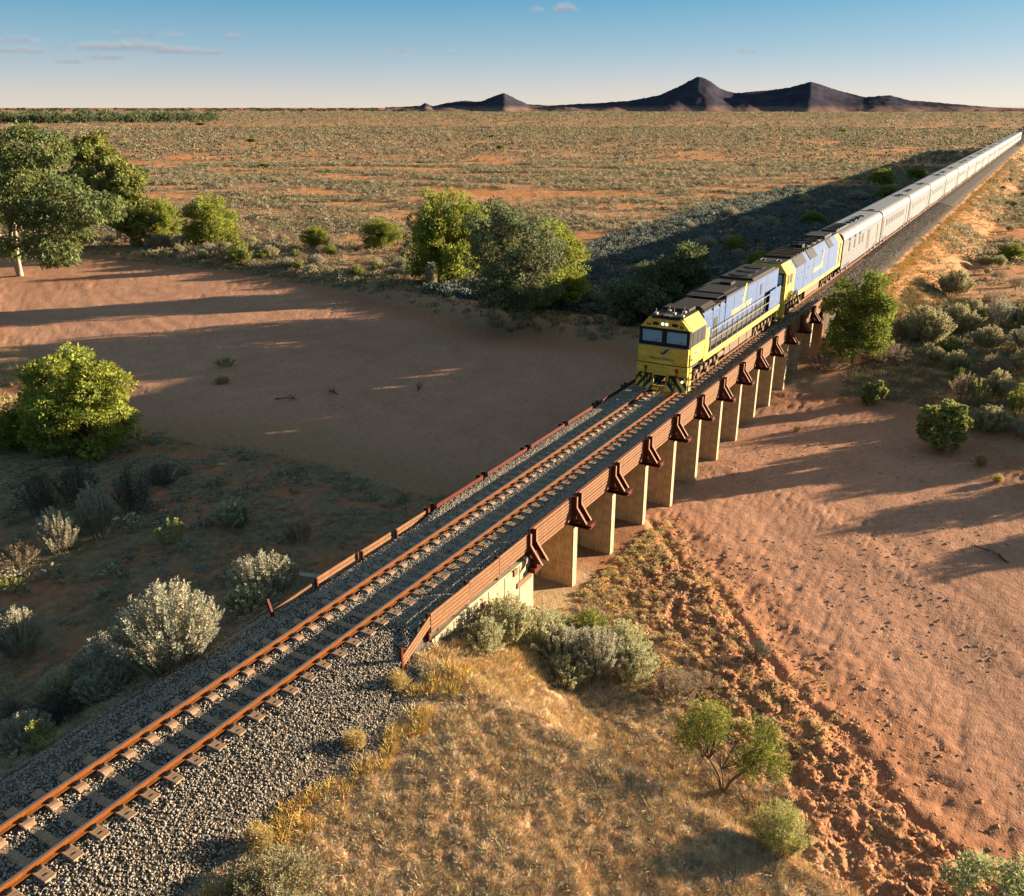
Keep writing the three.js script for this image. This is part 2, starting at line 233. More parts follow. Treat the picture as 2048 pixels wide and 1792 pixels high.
// ---- the bridge: deck, thirteen panels of rusty slats a side, brackets, wall piers, abutments ----------
const PITCH = 3.66, Z0 = -24.47, SPANS = 13, Z1 = Z0 - PITCH * SPANS;
{
  const b = thing('railway_bridge', 'low rust-brown railway bridge on concrete wall piers over the dry creek bed', 'bridge', [0, 0, 0]);
  part('deck', metres(joined(box(4.06, 0.32, Z0 - Z1 + 0.6, 0, -0.78, (Z0 + Z1) / 2), box(0.3, 0.3, Z0 - Z1, -1.4, -1.06, (Z0 + Z1) / 2), box(0.3, 0.3, Z0 - Z1, 1.4, -1.06, (Z0 + Z1) / 2))), M.deck, b);
  const slat = metres(rbox(0.055, 0.112, PITCH - 0.3, 0, 0, 0, 0.012), 0.7);
  const back = metres(box(0.02, 1.0, PITCH - 0.36));
  for (let s = 0; s < SPANS; s++) for (const side of [1, -1]) {
    const zc = Z0 - PITCH * (s + 0.5);
    for (let k = 0; k < 7; k++) { const m = part('parapet_slat', slat, M.slat, b); m.position.set(side * (2.075 + 0.004 * ((s * 7 + k * 3) % 4)), -0.062 - k * 0.144, zc); m.rotation.y = 0.0016 * (((s + k * 5) % 5) - 2); }
    const m = part('parapet_backing', back, M.bracket, b); m.position.set(side * 2.03, -0.47, zc);
  }
  // brackets: two bent plates on a cross-beam, outer edges coloured pale as if sunlit
  const plate = (w) => [[2.13, 0.05], [2.31, 0.05], [2.31, -0.4], [2.78, -1.06], [2.6, -1.06], [2.31, -0.66], [2.31, -1.0], [2.13, -1.0]];
  const web = prism(plate(), -0.02, 0.02), edge = joined(prism([[2.31, 0.05], [2.33, 0.05], [2.33, -0.4], [2.31, -0.4]], -0.045, 0.045), prism([[2.31, -0.4], [2.335, -0.4], [2.81, -1.07], [2.78, -1.07]], -0.045, 0.045));
  const innerEdge = joined(prism([[2.105, 0.05], [2.13, 0.05], [2.13, -1.0], [2.105, -1.0]], -0.06, 0.06), prism([[2.31, -0.67], [2.6, -1.06], [2.57, -1.06], [2.31, -0.71]], -0.04, 0.04));
  const beam = metres(joined(box(1.25, 0.035, 0.6, 2.3, -1.025, 0), box(1.25, 0.12, 0.3, 2.3, -1.1, 0), box(1.25, 0.035, 0.6, 2.3, -1.18, 0)));
  const bolts = joined(...[-0.2, 0.2].flatMap((z) => [-0.1, -0.4, -0.7].map((y) => box(0.05, 0.05, 0.05, 2.36, y, z))));
  for (let s = 0; s <= SPANS; s++) for (const side of [1, -1]) {
    const k = new THREE.Group(); k.name = 'bracket'; k.position.z = Z0 - PITCH * s; if (side < 0) { k.rotation.y = Math.PI; k.position.y = -0.05; } b.add(k);
    for (const dz of [-0.21, 0.21]) { part('bracket_plate', web, M.bracket, k).position.z = dz; part('bracket_flange', edge, M.paintedLitEdge, k).position.z = dz; part('bracket_inner_flange', innerEdge, M.bracket, k).position.z = dz; }
    if (s > 0 && s < SPANS) part('cross_beam', beam, M.bracket, k);
  }
  // piers: concrete walls across the track, cast in panels whose joints show
  const panel = []; for (let i = 0; i < 3; i++) for (let j = 0; j < 2; j++) panel.push([[-1.47 + i * 1.47, j ? -2.05 : -4.1], [1.452, j ? 1.75 : 2.33]]);
  const panelGeo = [metres(rbox(1.438, 2.33, 0.05, 0, 0, 0, 0.008)), metres(rbox(1.438, 1.75, 0.05, 0, 0, 0, 0.008))];
  const core = metres(rbox(4.4, 5.3, 0.3, 0, -3.86, 0, 0.03)), endCap = metres(rbox(0.05, 5.3, 0.36, 2.215, -3.83, 0, 0.012));
  for (let s = 1; s < SPANS; s++) {
    const p = new THREE.Group(); p.name = 'pier'; p.position.set(0, 0, Z0 - PITCH * s + 0.12 - 0.01 * s); b.add(p);
    part('pier_core', core, M.deck, p); part('pier_edge', endCap, M.concrete, p);
    for (const [[x, y], [, h]] of panel) part('pier_panel', panelGeo[h > 2 ? 0 : 1], M.pier, p).position.set(x, y + (h > 2 ? 0 : 0.0), 0.165);
  }
  // abutments with their wing walls
  const make = (z, dir) => {
    const a = new THREE.Group(); a.name = 'abutment'; b.add(a);
    part('front_wall', metres(box(4.3, 4.6, 0.4, 0, -3.3, z + dir * 0.2)), M.concrete, a);
    part('bearing_shelf', metres(box(4.3, 0.2, 0.6, 0, -0.92, z + dir * 0.25)), M.concrete, a);
    for (const side of [1, -1]) {
      const outline = [[0, -5.2], [6.3, -5.2], [6.3, -0.95], [4.4, -0.82], [0, -0.86]].map(([p, y]) => [p * dir, y]);
      const g = prism(dir > 0 ? outline : outline.slice().reverse(), -0.15, 0.15).rotateY(-Math.PI / 2).translate(side * 2.09, 0, z);
      part('wing_wall', metres(g), M.concrete, a);
      for (let i = 0; i < 6; i++) part('wall_panel', metres(rbox(0.03, 4.1, 0.985, side * 2.245, -2.98 + 0.006 * (i % 3), z + dir * (0.53 + i * 1.03), 0.008)), M.concrete, a);
    }
    if (dir > 0) { part('wall_plate', metres(rbox(0.04, 0.22, 1.05, 2.285, -1.62, z + 0.72, 0.01)), M.slat, a, 'rusty plate bolted to the pale wall'); part('wall_plate', metres(rbox(0.04, 0.26, 0.26, 2.285, -1.0, z + 1.35, 0.01)), M.slat, a); part('wall_plate', metres(rbox(0.04, 0.24, 0.22, 2.285, -1.25, z + 3.4, 0.01)), M.slat, a); part('bracket_foot', metres(joined(box(0.35, 0.3, 0.3, 2.36, -1.15, z + 0.12), box(0.3, 0.18, 0.5, 2.4, -1.35, z + 0.2))), M.bracket, a); }
  };
  make(Z0 - 0.12, 1); make(Z1 + 0.12, -1);
  // the low concrete wall that runs off the near abutment to the left
  const w = part('return_wall', metres(rbox(4.6, 1.3, 0.28, 0, 0, 0, 0.03)), M.concrete, b); w.position.set(-5.2, -3.72, -22.6); w.rotation.y = 0.35;
}
// the slatted fences that continue the parapet along both approaches
function approachFence(side, label) {
  const f = thing('approach_fence', label, 'fence', [side * 2.2, 0, -18.3]);
  const n = side > 0 ? 5 : 2, a = Z0 + 0.2 + 18.3, runs = [[a, a + 2.0, 0], [a + 2.06, a + 3.9, 0.05], [a + 3.96, 0.12, 0.12]];
  for (const [z0, z1, dx] of runs) for (let k = 0; k < n; k++) part('fence_slat', metres(rbox(0.05, 0.118, z1 - z0, side * dx * 0.6, (side > 0 ? -0.02 : -0.13) - k * 0.14, (z0 + z1) / 2, 0.012), 0.7), M.slat, f);
  for (const z of [a + 2.03, a + 3.93, 0.15]) part('fence_post', metres(rbox(0.1, side > 0 ? 0.98 : 0.8, 0.07, side * (z > 0 ? 0.08 : 0.0) - side * 0.08, side > 0 ? -0.42 : -0.44, z, 0.01)), M.bracket, f);
  for (let k = 0; k < (side > 0 ? 3 : 1); k++) { // the last bay slopes down to a short post
    const m = part('fence_slat', metres(rbox(0.05, 0.1, 1.86, 0, 0, 0, 0.012), 0.7), M.slat, f); m.position.set(side * 0.2, (side > 0 ? -0.24 : -0.34) - k * 0.13, 1.02); m.rotation.set(0.17, side * 0.16, 0);
  }
  const p = part('fence_post', metres(rbox(0.1, 0.75, 0.09, 0, -0.25, 0, 0.01)), M.bracket, f); p.position.set(side * 0.36, -0.12, 1.93); if (side < 0) p.rotation.z = 0.32;
}
approachFence(1, 'rusty slatted fence on the pale wing wall, sunny side of the near bridge end');
approachFence(-1, 'low rusty slatted fence at the near bridge end, beside the left rail');

// ---- ballast and track ------------------------------------------------------------------------------
{
  const rows = [], cols = []; let z = 6; while (z > -420) { rows.push(z); z -= z > -50 ? 0.16 : z > -110 ? 0.5 : 4; }
  const prof = (x, z) => { const a = Math.abs(x), onBridge = smooth(Z0 + 1.2, Z0 - 0.3, z) * smooth(Z1 - 1.2, Z1 + 0.3, z); const inner = a < 0.62 ? -0.245 : -0.225; const off = x > 0 ? inner - 0.2 * Math.max(0, a - 1.5) - 0.25 * smooth(2.9, 3.6, a) : inner - mix(0.48, 0.16, smooth(-15, -18.5, z)) * Math.max(0, a - 1.45), on = inner - 0.04 * clamp((a - 0.9) / 0.4) + 0.11 * smooth(1.45, 1.9, a); return mix(off, on, onBridge) + (z > -60 ? 0.02 * noise(x * 2, z * 2) + 0.02 * noise(x * 7, z * 7) : 0); };
  for (let i = 0; i <= 46; i++) cols.push(-1 + 2 * i / 46);
  const pos = [], idx = [], uv = [], n = cols.length;
  for (const zz of rows) { const on = zz < Z0 + 0.5 && zz > Z1 - 0.5, half = on ? 2.04 : zz > Z0 ? mix(2.15, 3.7, smooth(-18.2, -13, zz)) : 3.3; for (const c of cols) { const x = c * half; pos.push(x, prof(x, zz), zz); uv.push(x / 2, zz / 2); } }
  for (let i = 0; i < rows.length - 1; i++) for (let j = 0; j < n - 1; j++) { const a = i * n + j; idx.push(a, a + 1, a + n, a + 1, a + n + 1, a + n); }
  const g = new THREE.BufferGeometry(); g.setAttribute('position', new THREE.Float32BufferAttribute(pos, 3)); g.setAttribute('uv', new THREE.Float32BufferAttribute(uv, 2)); g.setIndex(idx); g.computeVertexNormals();
  const bump = texture(512, (u, v) => { const a = Math.abs(tn(u * 34, v * 34, 34)), b = Math.abs(tn(u * 70 + 3, v * 70, 70)); return 1 - 1.1 * a - 0.5 * b; });
  const map = texture(512, (u, v) => { const a = tn(u * 34, v * 34, 34), b = tn(u * 80, v * 80, 80); const s = 0.62 + 0.5 * a + 0.45 * b; return [s, s * 0.97, s * 0.93]; });
  struct('ballast', g, std(0.11, 0.085, 0.06, 0.95, { map, bumpMap: bump, bumpScale: 0.05 }), 'bed of grey broken stone under the track');
  // loose stones on top of it
  const rnd = rng(11), stones = [0, 1, 2].map((s) => { const q = new THREE.IcosahedronGeometry(1, 0), p = q.attributes.position, h = new Map(); for (let i = 0; i < p.count; i++) { const k = [p.getX(i), p.getY(i), p.getZ(i)].map((v) => v.toFixed(3)).join(); if (!h.has(k)) h.set(k, 0.65 + 0.6 * rnd()); const f = h.get(k); p.setXYZ(i, p.getX(i) * f, p.getY(i) * f * 0.75, p.getZ(i) * f); } q.computeVertexNormals(); return q; });
  const spots = [[], [], []], far0 = 190000, m = new THREE.Matrix4(), qt = new THREE.Quaternion(), e = new THREE.Euler();
  for (let i = 0; i < 240000; i++) {
    const zz = i < far0 ? 1 - 47 * rnd() ** 0.85 : -45 - 115 * rnd() ** 1.3, on = zz < Z0 - 0.2 && zz > Z1 + 0.2, half = on ? 2.0 : zz > -17.6 ? 4.5 : zz > -24.8 ? 2.02 : 3.3, x = (rnd() * 2 - 1) * half, ax = Math.abs(x);
    const spill = smooth(3.0, 4.4, ax + (x > 0 ? -0.2 * Math.max(0, zz + 13) * 0 : 0.5) + 0.5 * noise(x, zz * 0.5)); if (rnd() < spill) continue;
    const half0 = on ? 2.04 : zz > Z0 ? mix(2.15, 3.7, smooth(-18.2, -13, zz)) : 3.3;
    let y = ax < half0 ? Math.max(prof(x, zz), ax > 2.2 ? groundY(x, zz) : -9) : groundY(x, zz);
    const s = (0.017 + 0.019 * rnd() ** 1.5) * (i < far0 ? 1 : 2); if (ax > 0.64 && ax < 0.86) continue;
    e.set(rnd() * 6, rnd() * 6, rnd() * 6); m.compose(new THREE.Vector3(x, y + s * 0.35, zz), qt.setFromEuler(e), new THREE.Vector3(s, s * (0.7 + 0.5 * rnd()), s)); spots[i % 3].push([m.clone(), rnd()]);
  }
  const sm = std(1, 1, 1, 0.9);
  spots.forEach((list, k) => {
    const im = shade(new THREE.InstancedMesh(stones[k], sm, list.length)); im.name = numbered('ballast_stones'); im.userData = { kind: 'stuff', label: 'loose grey and tan ballast stones around the sleepers', category: 'gravel' };
    list.forEach(([mm, r], i) => { im.setMatrixAt(i, mm); const v = 0.18 + 0.26 * r * r; im.setColorAt(i, r > 0.9 ? rgb(v * 1.1, v * 0.74, v * 0.42) : rgb(v, v * 0.83, v * 0.64)); }); scene.add(im);
  });
}
{
  const t = thing('railway_track', 'single railway track with rusty rails on concrete sleepers', 'railway track', [0, 0, 0]);
  const L = 480, zEnd = -470;
  const head = [[-0.036, -0.002], [-0.036, -0.038], [-0.009, -0.052], [-0.009, -0.135], [-0.068, -0.152], [-0.068, -0.165], [0.068, -0.165], [0.068, -0.152], [0.009, -0.135], [0.009, -0.052], [0.036, -0.038], [0.036, -0.002]];
  for (const s of [-1, 1]) {
    const g = new THREE.Group(); g.name = 'rail'; g.position.x = s * 0.7525; t.add(g);
    part('rail_section', metres(prism(head, zEnd, 10), 1), M.rust, g);
    part('running_surface', box(0.034, 0.003, L, 0, 0.0, zEnd + L / 2), M.railtop, g);
  }
  const sl = metres(joined(...[-1, 1].map((s) => prism([[s * 0.4, -0.36], [s * 1.25, -0.36], [s * 1.25, -0.165], [s * 0.5, -0.165], [s * 0.4, -0.2]].sort(() => 0), -0.125, 0.125, 0.012)), box(0.86, 0.16, 0.2, 0, -0.307, 0)), 0.8);
  const clip = joined(...[-1, 1].flatMap((d) => [box(0.075, 0.05, 0.11, d * 0.105, -0.14, 0), box(0.05, 0.03, 0.16, d * 0.08, -0.125, 0)]));
  const mark = box(0.035, 0.004, 0.09, 1.08, -0.163, 0), rnd = rng(3);
  for (let z = 2.2, i = 0; z > -95; z -= 0.632, i++) {
    const s = part('sleeper', sl, M.sleeper, t); s.position.set((rnd() - 0.5) * 0.04, (rnd() - 0.5) * 0.012, z + (rnd() - 0.5) * 0.03); s.rotation.y = (rnd() - 0.5) * 0.02;
    if (z > -62) { for (const k of [-1, 1]) part('rail_clip', clip, M.clip, s).position.x = k * 0.7525; if (z > -40) part('lifting_mark', mark, M.clip, s); }
  }
}

// ---- the train -----------------------------------------------------------------------------------------
const paint = (r, g, b, more = {}) => new THREE.MeshPhysicalMaterial({ color: rgb(r, g, b), roughness: 0.7, specularIntensity: 0.2, map: T.grime, ...more });
const P = {
  yellow: paint(0.6, 0.42, 0.065), yellowFrame: paint(0.48, 0.36, 0.07), blue: paint(0.062, 0.105, 0.225), roof: paint(0.042, 0.03, 0.021), grille: paint(0.02, 0.018, 0.017),
  white: paint(0.3, 0.28, 0.24), dust: paint(0.17, 0.11, 0.062), under: paint(0.045, 0.034, 0.025), red: paint(0.35, 0.03, 0.02),
  glass: new THREE.MeshPhysicalMaterial({ color: rgb(0.17, 0.3, 0.36), roughness: 0.12, clearcoat: 0.6, clearcoatRoughness: 0.05 }), band: paint(0.02, 0.022, 0.028), cabSide: paint(0.04, 0.036, 0.03),  // windscreen colour raised to teal in place of mirrored sky
  lamp: new THREE.MeshStandardMaterial({ color: rgb(0.9, 0.9, 0.85), emissive: rgb(1, 0.97, 0.9), emissiveIntensity: 0.3, roughness: 0.3 }),
  silver: paint(0.13, 0.125, 0.126), silverRoof: paint(0.26, 0.25, 0.245), gangway: paint(0.02, 0.02, 0.02), carGlass: paint(0.03, 0.028, 0.027), darkTrim: paint(0.08, 0.072, 0.062),  // roof silver painted lighter than the sides to stand for reflected sky
};
function lettering(w, h, px, draw) { const c = document.createElement('canvas'); c.width = px; c.height = Math.round(px * h / w); const q = c.getContext('2d'); draw(q, c.width, c.height); const t = new THREE.CanvasTexture(c); t.colorSpace = THREE.SRGBColorSpace; return new THREE.MeshStandardMaterial({ map: t, transparent: true, alphaTest: 0.4, roughness: 0.5 }); }
const eagle = (s) => { // wings raised, body and tail, drawn about the origin
  const p = new THREE.Shape(); p.moveTo(-0.62, 0.30); p.quadraticCurveTo(-0.3, 0.0, -0.05, 0.02); p.quadraticCurveTo(0.12, 0.12, 0.3, 0.36); p.quadraticCurveTo(0.5, 0.56, 0.82, 0.62); p.quadraticCurveTo(0.72, 0.42, 0.6, 0.3); p.quadraticCurveTo(0.4, 0.02, 0.16, -0.14); p.quadraticCurveTo(0.0, -0.26, -0.22, -0.24); p.lineTo(-0.34, -0.12); p.lineTo(-0.16, -0.1); p.quadraticCurveTo(-0.4, 0.04, -0.62, 0.30);
  return new THREE.ExtrudeGeometry(p, { depth: 0.006, bevelEnabled: false, curveSegments: 8 }).scale(s, s, 1);
};
const diver = (s) => { const p = new THREE.Shape(); p.moveTo(0.55, 1.15); p.quadraticCurveTo(0.42, 0.5, 0.2, 0.02); p.quadraticCurveTo(0.12, -0.2, -0.02, -0.3); p.quadraticCurveTo(-0.1, -0.12, -0.2, -0.06); p.lineTo(-0.46, 0.22); p.quadraticCurveTo(-0.2, 0.08, -0.08, 0.06); p.quadraticCurveTo(0.08, 0.35, 0.22, 0.95); p.quadraticCurveTo(0.36, 1.12, 0.55, 1.15); return new THREE.ExtrudeGeometry(p, { depth: 0.006, bevelEnabled: false, curveSegments: 8 }).scale(s, s, 1); };
function bogie(parent, z, axles, gap, mat = P.under) {
  const b = new THREE.Group(); b.name = 'bogie'; b.position.set(0, 0, z); parent.add(b); const len = gap * (axles - 1) + 1.1;
  part('bogie_frame', joined(...[-1, 1].flatMap((s) => [rbox(0.14, 0.22, len, s * 1.12, 0.72, 0, 0.03), rbox(0.2, 0.5, 0.16, s * 1.14, 0.62, len / 2 - 0.12), rbox(0.2, 0.5, 0.16, s * 1.14, 0.62, -len / 2 + 0.12), ...Array.from({ length: axles }, (_, i) => rbox(0.22, 0.3, 0.34, s * 1.2, 0.5, (i - (axles - 1) / 2) * gap, 0.03)), ...Array.from({ length: axles * 2 }, (_, i) => rod([s * 1.22, 0.62, (i - axles + 0.5) * gap / 2], [s * 1.22, 0.98, (i - axles + 0.5) * gap / 2], 0.07))])), P.dust, b);
  part('bogie_bolster', box(2.0, 0.3, 0.7, 0, 0.7, 0), mat, b);
  for (let i = 0; i < axles; i++) { const w = part('wheelset', joined(...[-1, 1].map((s) => new THREE.CylinderGeometry(0.47, 0.47, 0.12, 20).rotateZ(Math.PI / 2).translate(s * 0.76, 0.475, 0)), rod([-0.8, 0.475, 0], [0.8, 0.475, 0], 0.08)), mat, b); w.position.z = (i - (axles - 1) / 2) * gap; }
}
{ // leading locomotive: cab, narrow hood with walkways and railings
  const t = thing('diesel_locomotive', 'leading diesel locomotive, yellow cab front and pale blue hood, on the bridge', 'locomotive', [0, 0, -42.45]);
  const cabOutline = [[-1.43, 1.5], [1.43, 1.5], [1.43, 3.34], [0.92, 3.96], [-0.92, 3.96], [-1.43, 3.34]];
  part('cab', prism(cabOutline, -2.55, -0.22, 0.03), P.yellow, t);
  part('nose_panel', rbox(2.8, 0.94, 0.3, 0, 1.97, -0.13, 0.05), P.yellow, t); part('apron', rbox(2.86, 0.56, 0.42, 0, 1.21, -0.16, 0.05), P.yellow, t);
  part('nose_seam', box(2.82, 0.03, 0.1, 0, 1.487, -0.02), P.band, t);
  part('windscreen_surround', joined(rbox(2.8, 0.2, 0.2, 0, 2.54, -0.14, 0.03), rbox(2.8, 0.14, 0.2, 0, 3.32, -0.16, 0.03), ...[-1.31, 0, 1.31].map((x) => rbox(x ? 0.18 : 0.28, 0.72, 0.2, x, 2.95, -0.16, 0.03))), P.band, t);
  for (const s of [-1, 1]) { const w = part('windscreen', rbox(1.1, 0.66, 0.05, s * 0.68, 2.95, -0.12, 0.02), P.glass, t); part('wiper', rod([s * 0.68 + 0.05, 2.62, -0.085], [s * 0.68 + 0.34, 2.8, -0.085], 0.012), M.black, w); part('cab_interior_shelf', box(0.4, 0.07, 0.02, s * 0.68 + 0.2, 2.68, -0.088), P.white, w); }
  part('brow', prism([[-1.36, 3.4], [1.36, 3.4], [0.92, 3.9], [-0.92, 3.9]], -0.25, -0.06, 0.02), P.yellow, t);
  for (const x of [-0.11, 0.11]) { const l = part('headlamp', new THREE.CylinderGeometry(0.085, 0.085, 0.04, 18).rotateX(Math.PI / 2).translate(x, 3.64, -0.035), P.lamp, t); part('lamp_ring', new THREE.TorusGeometry(0.095, 0.014, 6, 18).translate(x, 3.64, -0.03), P.band, l); }
  for (const x of [-0.5, 0.55]) { const n = part('number_box', new THREE.CapsuleGeometry(0.085, 0.17, 4, 12).rotateZ(Math.PI / 2).scale(1, 1, 0.25).translate(x, 3.62, -0.05), M.black, t); part('number_plate', box(0.16, 0.06, 0.01, x, 3.62, -0.022), P.cabSide, n); }
  for (const x of [-0.95, -0.84, 0.86, 0.98]) part('marker_light', box(0.07, 0.09, 0.03, x, 3.56, -0.045), P.under, t);
  part('brow_step', rbox(1.5, 0.05, 0.24, 0, 3.93, -0.12, 0.01), P.band, t);
  for (const x of [-0.1, 0.05, 0.2]) part('air_horn', joined(rod([x, 4.07, -0.5], [x, 4.07, 0.0], 0.03, 8), new THREE.CylinderGeometry(0.075, 0.03, 0.16, 10).rotateX(Math.PI / 2).translate(x, 4.07, 0.02)), M.black, t);
  part('cab_roof', rbox(1.86, 0.05, 2.35, 0, 3.985, -1.38, 0.02), P.roof, t);
  for (const [x, z] of [[-0.7, -0.5], [0.75, -0.5], [0.15, -0.9], [-0.3, -1.4], [0.5, -1.5]]) part('roof_fitting', joined(rbox(0.2, 0.12, 0.26, x, 4.05, z), rod([x, 4.05, z], [x, 4.32, z], 0.02)), P.white, t);
  part('air_conditioner', rbox(1.5, 0.18, 1.1, -0.1, 4.06, -2.3, 0.05), P.roof, t);
  part('nose_rail', joined(rod([-1.38, 2.46, 0.06], [1.38, 2.46, 0.06], 0.022), ...[-1.3, -0.65, 0, 0.65, 1.3].map((x) => rod([x, 2.46, 0.06], [x, 2.42, -0.02], 0.018))), P.white, t);
  // cab sides
  for (const s of [-1, 1]) {
    const w = part('side_window_band', rbox(0.03, 0.82, 2.15, s * 1.435, 2.92, -1.36, 0.01), P.cabSide, t); for (const z of [-0.6, -1.25, -1.95]) part('side_window', box(0.02, 0.62, z === -1.25 ? 0.3 : 0.42, s * 1.452, 2.92, z), z === -1.25 ? M.black : P.band, w);
    part('cab_door', rbox(0.03, 1.5, 0.62, s * 1.44, 2.3, -2.75, 0.01), P.yellow, t); part('chamfer_seam', box(0.03, 0.02, 0.02, s * 1.2, 3.66, -1.5), P.band, t);
    const st = part('corner_steps', rbox(0.34, 2.0, 0.36, s * 1.3, 1.15, -0.36, 0.03), P.yellowFrame, t); for (let k = 0; k < 5; k++) part('step', box(0.02, 0.1, 0.24, s * 1.475, 0.42 + k * 0.36, -0.36), P.band, st);
    part('sill', rbox(0.12, 0.34, 15.7, s * 1.4, 1.42, -10.2, 0.03), P.yellowFrame, t);
    part('walkway', box(0.32, 0.05, 14.8, s * 1.28, 1.6, -10.4), P.under, t);
    part('screen_panel', rbox(0.05, 1.25, 2.7, s * 1.42, 2.26, -16.6, 0.02), P.blue, t);
    const hr = new THREE.Group(); hr.name = 'handrail'; t.add(hr);
    part('rail_bar', joined(rod([s * 1.42, 2.72, -3.5], [s * 1.42, 2.72, -18.0], 0.024), rod([s * 1.42, 2.18, -3.5], [s * 1.42, 2.18, -15.2], 0.02)), P.white, hr);
    for (let z = -3.5; z > -15.3; z -= 0.98) part('handrail_post', rod([s * 1.42, 1.58, z], [s * 1.42, 2.72, z], 0.024), P.white, hr);
    part('rear_ladder', joined(...[-17.5, -18.0].map((z) => rod([s * 1.42, 0.45, z], [s * 1.42, 1.9, z], 0.025)), ...[0.5, 0.85, 1.2].map((y) => box(0.2, 0.03, 0.5, s * 1.36, y, -17.75))), P.yellowFrame, t);
  }
  // hood
  part('hood', prism([[-1.14, 1.6], [1.14, 1.6], [1.14, 3.62], [1.02, 3.8], [-1.02, 3.8], [-1.14, 3.62]], -6.6, -2.9, 0.02), P.blue, t);
  part('hood', prism([[-1.16, 1.6], [1.16, 1.6], [1.16, 3.98], [-1.16, 3.98]], -18.0, -6.62, 0.02), P.blue, t);
  for (const z of [-4.4, -5.6, -8.2, -10.9, -12.9, -15.1]) part('hood_seam', box(2.335, 2.3, 0.015, 0, 2.75, z), P.band, t).scale.x = z > -6.6 ? 0.985 : 1;
  part('hood_door', rbox(0.02, 1.15, 0.62, 1.155, 2.6, -4.95, 0.005), P.cabSide, t); part('hood_window', rbox(0.02, 0.7, 0.34, 1.172, 3.25, -13.9, 0.005), P.cabSide, t); part('hood_recess', rbox(0.02, 0.62, 3.6, 1.172, 2.0, -14.6, 0.005), P.grille, t);
  part('painted_walkway_shadow', box(0.02, 0.5, 9.0, 1.172, 1.92, -8.3), P.under, t);  // dark strip coloured in where the walkway shades the hood foot
  part('hood_roof', rbox(2.24, 0.1, 3.6, 0, 3.84, -4.75, 0.03), P.roof, t);
  part('hood_roof', joined(rbox(2.3, 0.1, 11.3, 0, 4.02, -12.3, 0.03)), P.roof, t);
  part('roof_housing', prism([[-1.05, 3.85], [1.05, 3.85], [0.75, 4.06], [-0.75, 4.06]], -5.2, -3.2, 0.02), P.roof, t); part('roof_hatch', prism([[-1.0, 4.05], [1.0, 4.05], [0.8, 4.15], [-0.8, 4.15]], -9.4, -7.0, 0.02), P.roof, t); part('exhaust_stack', rbox(0.7, 0.2, 0.9, 0, 4.12, -10.4, 0.05), P.grille, t); part('radiator', prism([[-1.12, 4.05], [1.12, 4.05], [1.0, 4.18], [-1.0, 4.18]], -17.4, -12.2, 0.02), P.roof, t);
  for (const z of [-13.2, -14.8, -16.4]) part('radiator_fan', new THREE.CylinderGeometry(0.6, 0.6, 0.06, 20).translate(0, 4.2, z), P.grille, t);
  part('roof_grille', rbox(1.9, 0.05, 1.2, 0, 4.085, -6.2, 0.02), P.grille, t);
  // frame, tank, running gear, front plough and coupler
  part('frame', rbox(2.5, 0.3, 17.6, 0, 1.3, -9.2, 0.03), P.under, t); const tank = part('fuel_tank', prism([[-1.3, 1.15], [-1.3, 0.6], [-1.0, 0.32], [1.0, 0.32], [1.3, 0.6], [1.3, 1.15]], -12.2, -6.6, 0.03), P.dust, t); for (const z of [-7.6, -9.4, -11.0]) part('tank_strap', box(0.02, 0.5, 0.05, 1.31, 0.88, z), P.under, tank);
  part('air_tank', new THREE.CapsuleGeometry(0.2, 0.9, 4, 12).rotateX(Math.PI / 2).translate(1.12, 0.8, -6.0), P.dust, t);
  bogie(t, -3.7, 3, 1.55); bogie(t, -14.9, 3, 1.55);
  const stripes = lettering(2.9, 0.8, 464, (q, w, h) => { q.fillStyle = '#c9a818'; q.fillRect(0, 0, w, h); q.fillStyle = '#10162a'; const band = w / 7.2; for (let k = -3; k < 9; k++) { q.beginPath(); const sgn = k < 3 ? 1 : -1, x = k * band; if (x < w / 2) { q.moveTo(x, h); q.lineTo(x + band * 0.5, h); q.lineTo(x + band * 0.5 + h * 0.75, 0); q.lineTo(x + h * 0.75, 0); } q.fill(); } for (let k = 0; k < 5; k++) { const x = w / 2 + k * band + band * 0.3; q.beginPath(); q.moveTo(x, 0); q.lineTo(x + band * 0.5, 0); q.lineTo(x + band * 0.5 + h * 0.75, h); q.lineTo(x + h * 0.75, h); q.fill(); } });
  stripes.transparent = false; stripes.alphaTest = 0;
  for (const s of [-1, 1]) { const g = new THREE.BufferGeometry(), x0 = 0.34 * s, x1 = 1.43 * s; const front = [[x0, 0.86, 0.16], [x1, 0.92, -0.02], [x1, 0.14, 0.02], [x0, 0.16, 0.36]], rear = front.map(([x, y, z]) => [x, y, z - 0.08]), v = [...front, ...rear]; g.setAttribute('position', new THREE.Float32BufferAttribute(v.flat(), 3)); g.setAttribute('uv', new THREE.Float32BufferAttribute(v.flatMap(([x, y]) => [x / 2.9 + 0.5, (y - 0.12) / 0.8]), 2)); g.setIndex([0, 1, 2, 0, 2, 3, 4, 6, 5, 4, 7, 6, 0, 4, 5, 0, 5, 1, 1, 5, 6, 1, 6, 2, 2, 6, 7, 2, 7, 3, 3, 7, 4, 3, 4, 0]); const n = g.toNonIndexed(); n.computeVertexNormals(); part('plough_blade', n, stripes, t); }
  part('plough_centre', prism([[-0.34, 0.14], [0.34, 0.14], [0.34, 0.42], [-0.34, 0.42]], 0.28, 0.36, 0.01), stripes, t);
  part('buffer_beam', rbox(2.5, 0.3, 0.3, 0, 0.95, -0.12, 0.03), P.band, t); part('coupler_pocket', joined(rbox(0.85, 0.1, 0.2, 0, 0.99, 0.1), rbox(0.1, 0.5, 0.2, -0.4, 0.75, 0.1), rbox(0.1, 0.5, 0.2, 0.4, 0.75, 0.1)), P.yellow, t);
